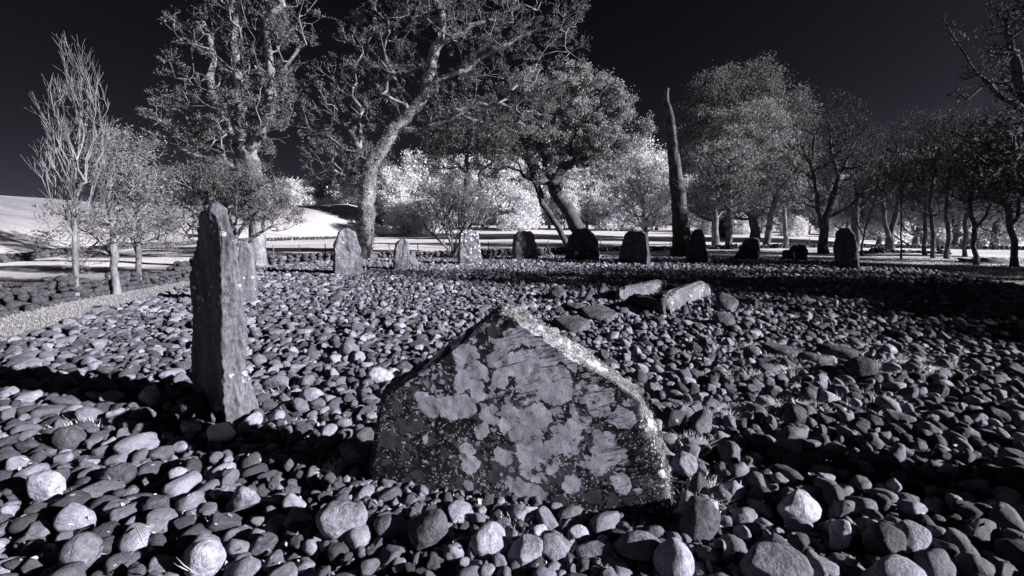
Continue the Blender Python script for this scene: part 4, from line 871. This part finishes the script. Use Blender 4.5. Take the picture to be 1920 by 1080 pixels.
for p, u, Y, sc in LIST: put(p, u, Y+14, sc*1.1*rb.uniform(.95, 1.08), LB, 'sunlit wood beyond the bright field')
for u in range(1300, 1990, 30):
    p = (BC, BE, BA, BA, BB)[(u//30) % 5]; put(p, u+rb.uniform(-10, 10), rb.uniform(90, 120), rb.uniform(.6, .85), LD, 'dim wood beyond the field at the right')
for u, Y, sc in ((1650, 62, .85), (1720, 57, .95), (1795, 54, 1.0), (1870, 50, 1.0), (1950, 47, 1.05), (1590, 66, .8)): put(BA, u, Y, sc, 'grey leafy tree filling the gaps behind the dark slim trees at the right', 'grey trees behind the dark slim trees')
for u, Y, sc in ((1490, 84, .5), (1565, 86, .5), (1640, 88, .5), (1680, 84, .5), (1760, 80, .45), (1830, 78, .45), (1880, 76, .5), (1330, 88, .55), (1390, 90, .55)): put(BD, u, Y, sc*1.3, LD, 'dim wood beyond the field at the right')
for p, u, Y, sc in ((BD, 545, 112, 1.15), (BD, 575, 118, 1.2), (BC, 600, 118, .52), (BC, 625, 119, .5), (BD, 655, 117, 1.1), (BD, 520, 108, .9)): put(p, u, Y, sc, LH, 'small trees on the crest of the bright bank')
# dark wood to the right, outside the picture, whose shade falls over the stones
SHADERS = [(27, 4.6, BE, .75, 1.0), (31, 3.4, BC, .7, .7), (27.5, -.5, BD, .95, .8), (23, .8, BD, .8, .9), (22, -2.6, BD, .72, .7), (25, 2.5, BD, 1.1, .8), (19, 2.2, BD, .8, .7), (34, 5, BC, .8, .7), (38, 14, BE, 1.0, 1.0), (24, 14, BC, .5, .8), (27, 18, BC, .55, .8), (31, 22, BC, .6, .8), (36, 26, BC, .65, .8)]
for x, y, p, sc, fl in SHADERS:
    q = copy_tree(p, (x, y, tz(x, y)-.1), rb.uniform(0, 6), (sc*fl, sc*fl, sc), 'tree of the dark wood standing to the right of the cairn', 'trees shading the cairn from the right')

for x, y, sc in ((13, -4.3, 1.2), (12.5, -5.0, 1.5), (16, -2.2, 1.1), (15.2, -3.5, 1.0), (17, -1.0, 1.1)):  # slim trees added out of view to darken the bottom and right-hand cobbles
    q = copy_tree(SLIM, (x, y, tz(x, y)-.1), rb.uniform(0, 6), sc, 'slim sparse tree added unseen at the right to shade the near cobbles', 'trees shading the cairn from the right')
# ---- dark van beyond the field
def boxm(c, s_, bev=.06):
    V, F = ICO[3]; P = np.sign(V)*np.abs(V)**.22; P /= np.abs(P).max(0); return P*np.array(s_)/2+np.array(c), F
M_VAN = mat_plain('dark_paint', .012, .9, .05, 3, .2); M_TYRE = mat_plain('tyre', .015, .9, .1); M_GLASS = mat_plain('dark_glass', .05, .1, .6, 3, .1)
vp = PD(1709, 430, 72); vx, vy = vp[0], vp[1]; van = empty('parked_van', (vx, vy, tz(vx, vy))); tag(van, 'dark boxy van parked at the far edge of the bright field', 'van')
V, F = boxm((-.3, 0, 1.25), (3.0, 1.9, 1.6)); obj('body', mesh_np('body', V, [F], M_VAN), van)
V, F = boxm((1.5, 0, .85), (1.2, 1.8, .85)); obj('bonnet', mesh_np('bonnet', V, [F], M_VAN), van)
V, F = boxm((1.15, -.0, 1.55), (.5, 1.6, .6)); obj('windscreen', mesh_np('windscreen', V, [F], M_GLASS), van)
tw = tube([(0, -.11, 0), (0, .11, 0)], .34, 16); wm = mesh_np('wheel', *(lambda a: (np.vstack([a[0], [[0, -.11, 0], [0, .11, 0]]]), [a[1], np.array([[k, (k+1) % 16, 32] for k in range(16)]+[[16+k, 16+(k+1) % 16, 33] for k in range(16)])]))(tw), M_TYRE)
for a in (-1.2, 1.35):
    for b in (-.85, .85): obj('wheel', wm, van, loc=(a, b, .34))

# ---- grass tufts among the cobbles, lawn at the left and weeds
def blades(spots, n_each, h, spread, r, w=.006):
    V = []; m = 0
    B = []
    for (x, y, z, s_) in spots:
        k = int(n_each*s_); a = r.normal(0, spread, (k, 2)); B.append(np.stack([x+a[:, 0], y+a[:, 1], np.full(k, z), h*r.uniform(.5, 1.3, k)*(.6+.4*s_)], 1))
    B = np.vstack(B); k = len(B); an = r.uniform(0, 6.28, k); ln = r.normal(0, .45, (k, 2))*B[:, 3:4]; side = np.stack([np.cos(an), np.sin(an), np.zeros(k)], 1)*w*r.uniform(.7, 1.6, k)[:, None]
    p0 = B[:, :3]; p1 = p0+np.concatenate([ln*.35, B[:, 3:4]*.6], 1); p2 = p0+np.concatenate([ln, B[:, 3:4]], 1)
    V = np.stack([p0-side, p0+side, p1+side*.7, p1-side*.7, p2], 1).reshape(-1, 3); o = np.arange(k)[:, None]*5
    return V, [np.concatenate([o+0, o+1, o+2, o+3], 1), np.concatenate([o+3, o+2, o+4], 1)]
r = np.random.default_rng(9); spots = []
for (cu, cv, ru, rv, m) in ((1700, 692, 70, 16, 120), (1760, 700, 40, 12, 40), (1500, 680, 45, 14, 50), (1470, 695, 60, 12, 35), (1310, 790, 45, 12, 50), (1460, 775, 70, 10, 60), (1300, 668, 90, 14, 40), (1380, 712, 70, 12, 26), (1420, 655, 40, 8, 20), (1330, 940, 30, 16, 30), (560, 812, 16, 8, 12), (640, 884, 30, 5, 14), (1600, 655, 60, 8, 20), (140, 800, 60, 40, 8), (500, 760, 60, 30, 10), (1620, 760, 80, 20, 20), (930, 1012, 160, 6, 12), (1300, 838, 20, 14, 16)):
    for _ in range(m):
        u = cu+r.normal(0, ru*.5); v = cv+r.normal(0, rv*.5); p = G(u, v, -.02); spots.append((p[0], p[1], -.03, r.uniform(.5, 1.2)))
V, F = blades(spots, 34, .085, .045, r, .0045); tag(obj('grass_tufts', mesh_np('grass_tufts', V, F, M_GRASSBLADE, False)), 'short bright grass tufts growing between the cobbles', 'grass', kind='stuff')
spots = []
while len(spots) < 5200:
    u = r.uniform(-80, 480); v = r.uniform(505, 650); p = G(u, v, -.34)
    if poly_sd(np.array([p[0]]), np.array([p[1]]), CAIRN)[0] > .3 and p[1] < 15: spots.append((p[0], p[1], tz(p[0], p[1])-.01, r.uniform(.5, 1.1)))
V, F = blades(spots, 7, .055, .07, r, .005); tag(obj('lawn_grass', mesh_np('lawn_grass', V, F, M_LAWN, False)), 'short pale grass on the strip between the ruined wall and the cobbles', 'grass', kind='stuff')
spots = []
for _ in range(5000):
    u = r.uniform(1500, 2000); v = r.uniform(486, 545); p = G(u, v, -.4)
    if poly_sd(np.array([p[0]]), np.array([p[1]]), CAIRN)[0] > .3: spots.append((p[0], p[1], tz(p[0], p[1])-.01, r.uniform(.5, 1.1)))
for _ in range(3500):
    u = r.uniform(480, 1500); v = r.uniform(470, 486); p = G(u, v, -.36)
    if poly_sd(np.array([p[0]]), np.array([p[1]]), CAIRN)[0] > .3: spots.append((p[0], p[1], tz(p[0], p[1])-.01, r.uniform(.5, 1.1)))
V, F = blades(spots, 6, .09, .15, r, .012); tag(obj('meadow_grass', mesh_np('meadow_grass', V, F, M_LAWN, False)), 'rough pale grass around the far side of the cairn', 'grass', kind='stuff')
# moss and dry stems on the lit edge of the peaked slab
P0_, ax_, nb_ = bigF; Nn = 170; Mm = 300; rg = bigV[:Nn*Mm].reshape(Nn, Mm, 3); nW = int(round(Mm*.5*.8)); nT = Mm//2-nW
sp_ = []
for _ in range(3600):
    k = int(r.integers(30, Nn)); mcol = nW+int(r.integers(-7, nT+2)) if r.random() < .8 else int(r.integers(nW-60, nW))
    if mcol < nW-8 and r.random() > .10: continue
    sp_.append(rg[k, mcol % Mm])
sp_ = np.array(sp_); w3 = np.stack([P0_[0]+sp_[:, 0]*ax_[0]+sp_[:, 1]*nb_[0], P0_[1]+sp_[:, 0]*ax_[1]+sp_[:, 1]*nb_[1], sp_[:, 2]], 1)
m_ = (w3[:, 2] > 0); w3 = w3[m_]
C = w3+r.normal(0, .008, w3.shape); V, F = leaves_mesh(np.repeat(C, 3, 0)+r.normal(0, .006, (len(C)*3, 3)), .0045, r, .4, .5)
M_MOSS = mat_leaf('moss', .03, .34, .3)
tag(obj('moss', mesh_np('moss', V, [F], M_MOSS, False)), 'wispy moss along the sunlit edge of the peaked slab', 'moss', kind='stuff')
M_STEM = mat_plain('dry_stem', .35, .8, .1, 9, .2)
for (a, b, c_, lab) in (((254, 985), (268, 1015), (245, 1040), 'pale curved grass stalk among the lower left cobbles'), ((280, 1002), (262, 1015), (250, 1030), 'short arched stalk just right of the curved stalk'), ((330, 1045), (345, 1060), (372, 1078), 'straight dry stalk near the bottom edge at the left'), ((325, 1056), (340, 1064), (362, 1074), 'second dry stalk beside the straight one at the bottom left')):
    q = [G(*a, .16), G(*b, .2), G(*c_, .14)]; q0 = q[0].copy(); V, F = tube([p-q0 for p in q], [.002, .0022, .0012], 5); tag(obj('dry_stalk', mesh_np('dry_stalk', V, [F], M_STEM), loc=q0), lab, 'stalk')
# fallen leaves caught between the cobbles
C = []
while len(C) < 1500:
    u = r.uniform(-40, 1960); v = 560+520*r.random()**.7; p = G(u, v); a_ = int((p[0]-X0)/CS); b_ = int((p[1]-Y0)/CS)
    if 0 <= a_ < HX and 0 <= b_ < HY and Hm[a_, b_] < .3: C.append((p[0], p[1], Hm[a_, b_]+.004))
V, F = leaves_mesh(np.array(C), .013, r, .4); tag(obj('leaf_litter', mesh_np('leaf_litter', V, [F], mat_leaf('dead_leaf', .08, .5, .1), False)), 'small fallen leaves caught between the cobbles', 'leaves', kind='stuff')
# low overgrown mound at the right
p = G(1880, 497, -.4); V, F = ICO[4]; P = V*np.array([1.5, .9, .42]); P *= (1+.35*fbm(V*2.5+4, 4))[:, None]
tag(obj('earth_mound', mesh_np('earth_mound', P, [F], M_BARKD), loc=(p[0], p[1]+1, -.5)), 'low dark overgrown mound between the last two trunks at the right', 'mound')
p = G(1640, 472, -.4); P = V*np.array([.55, .35, .3]); P *= (1+.35*fbm(V*2+9, 4))[:, None]
tag(obj('boulder', mesh_np('boulder', P, [F], M_DARKS), loc=(p[0], p[1], -.45)), 'dark lump of rock on the grass behind the round-topped stone', 'boulder')


for o in bpy.data.objects:
    if 'label' in o and len(o['label'].split())>16: print('LONG', o.name, len(o['label'].split()), o['label'])
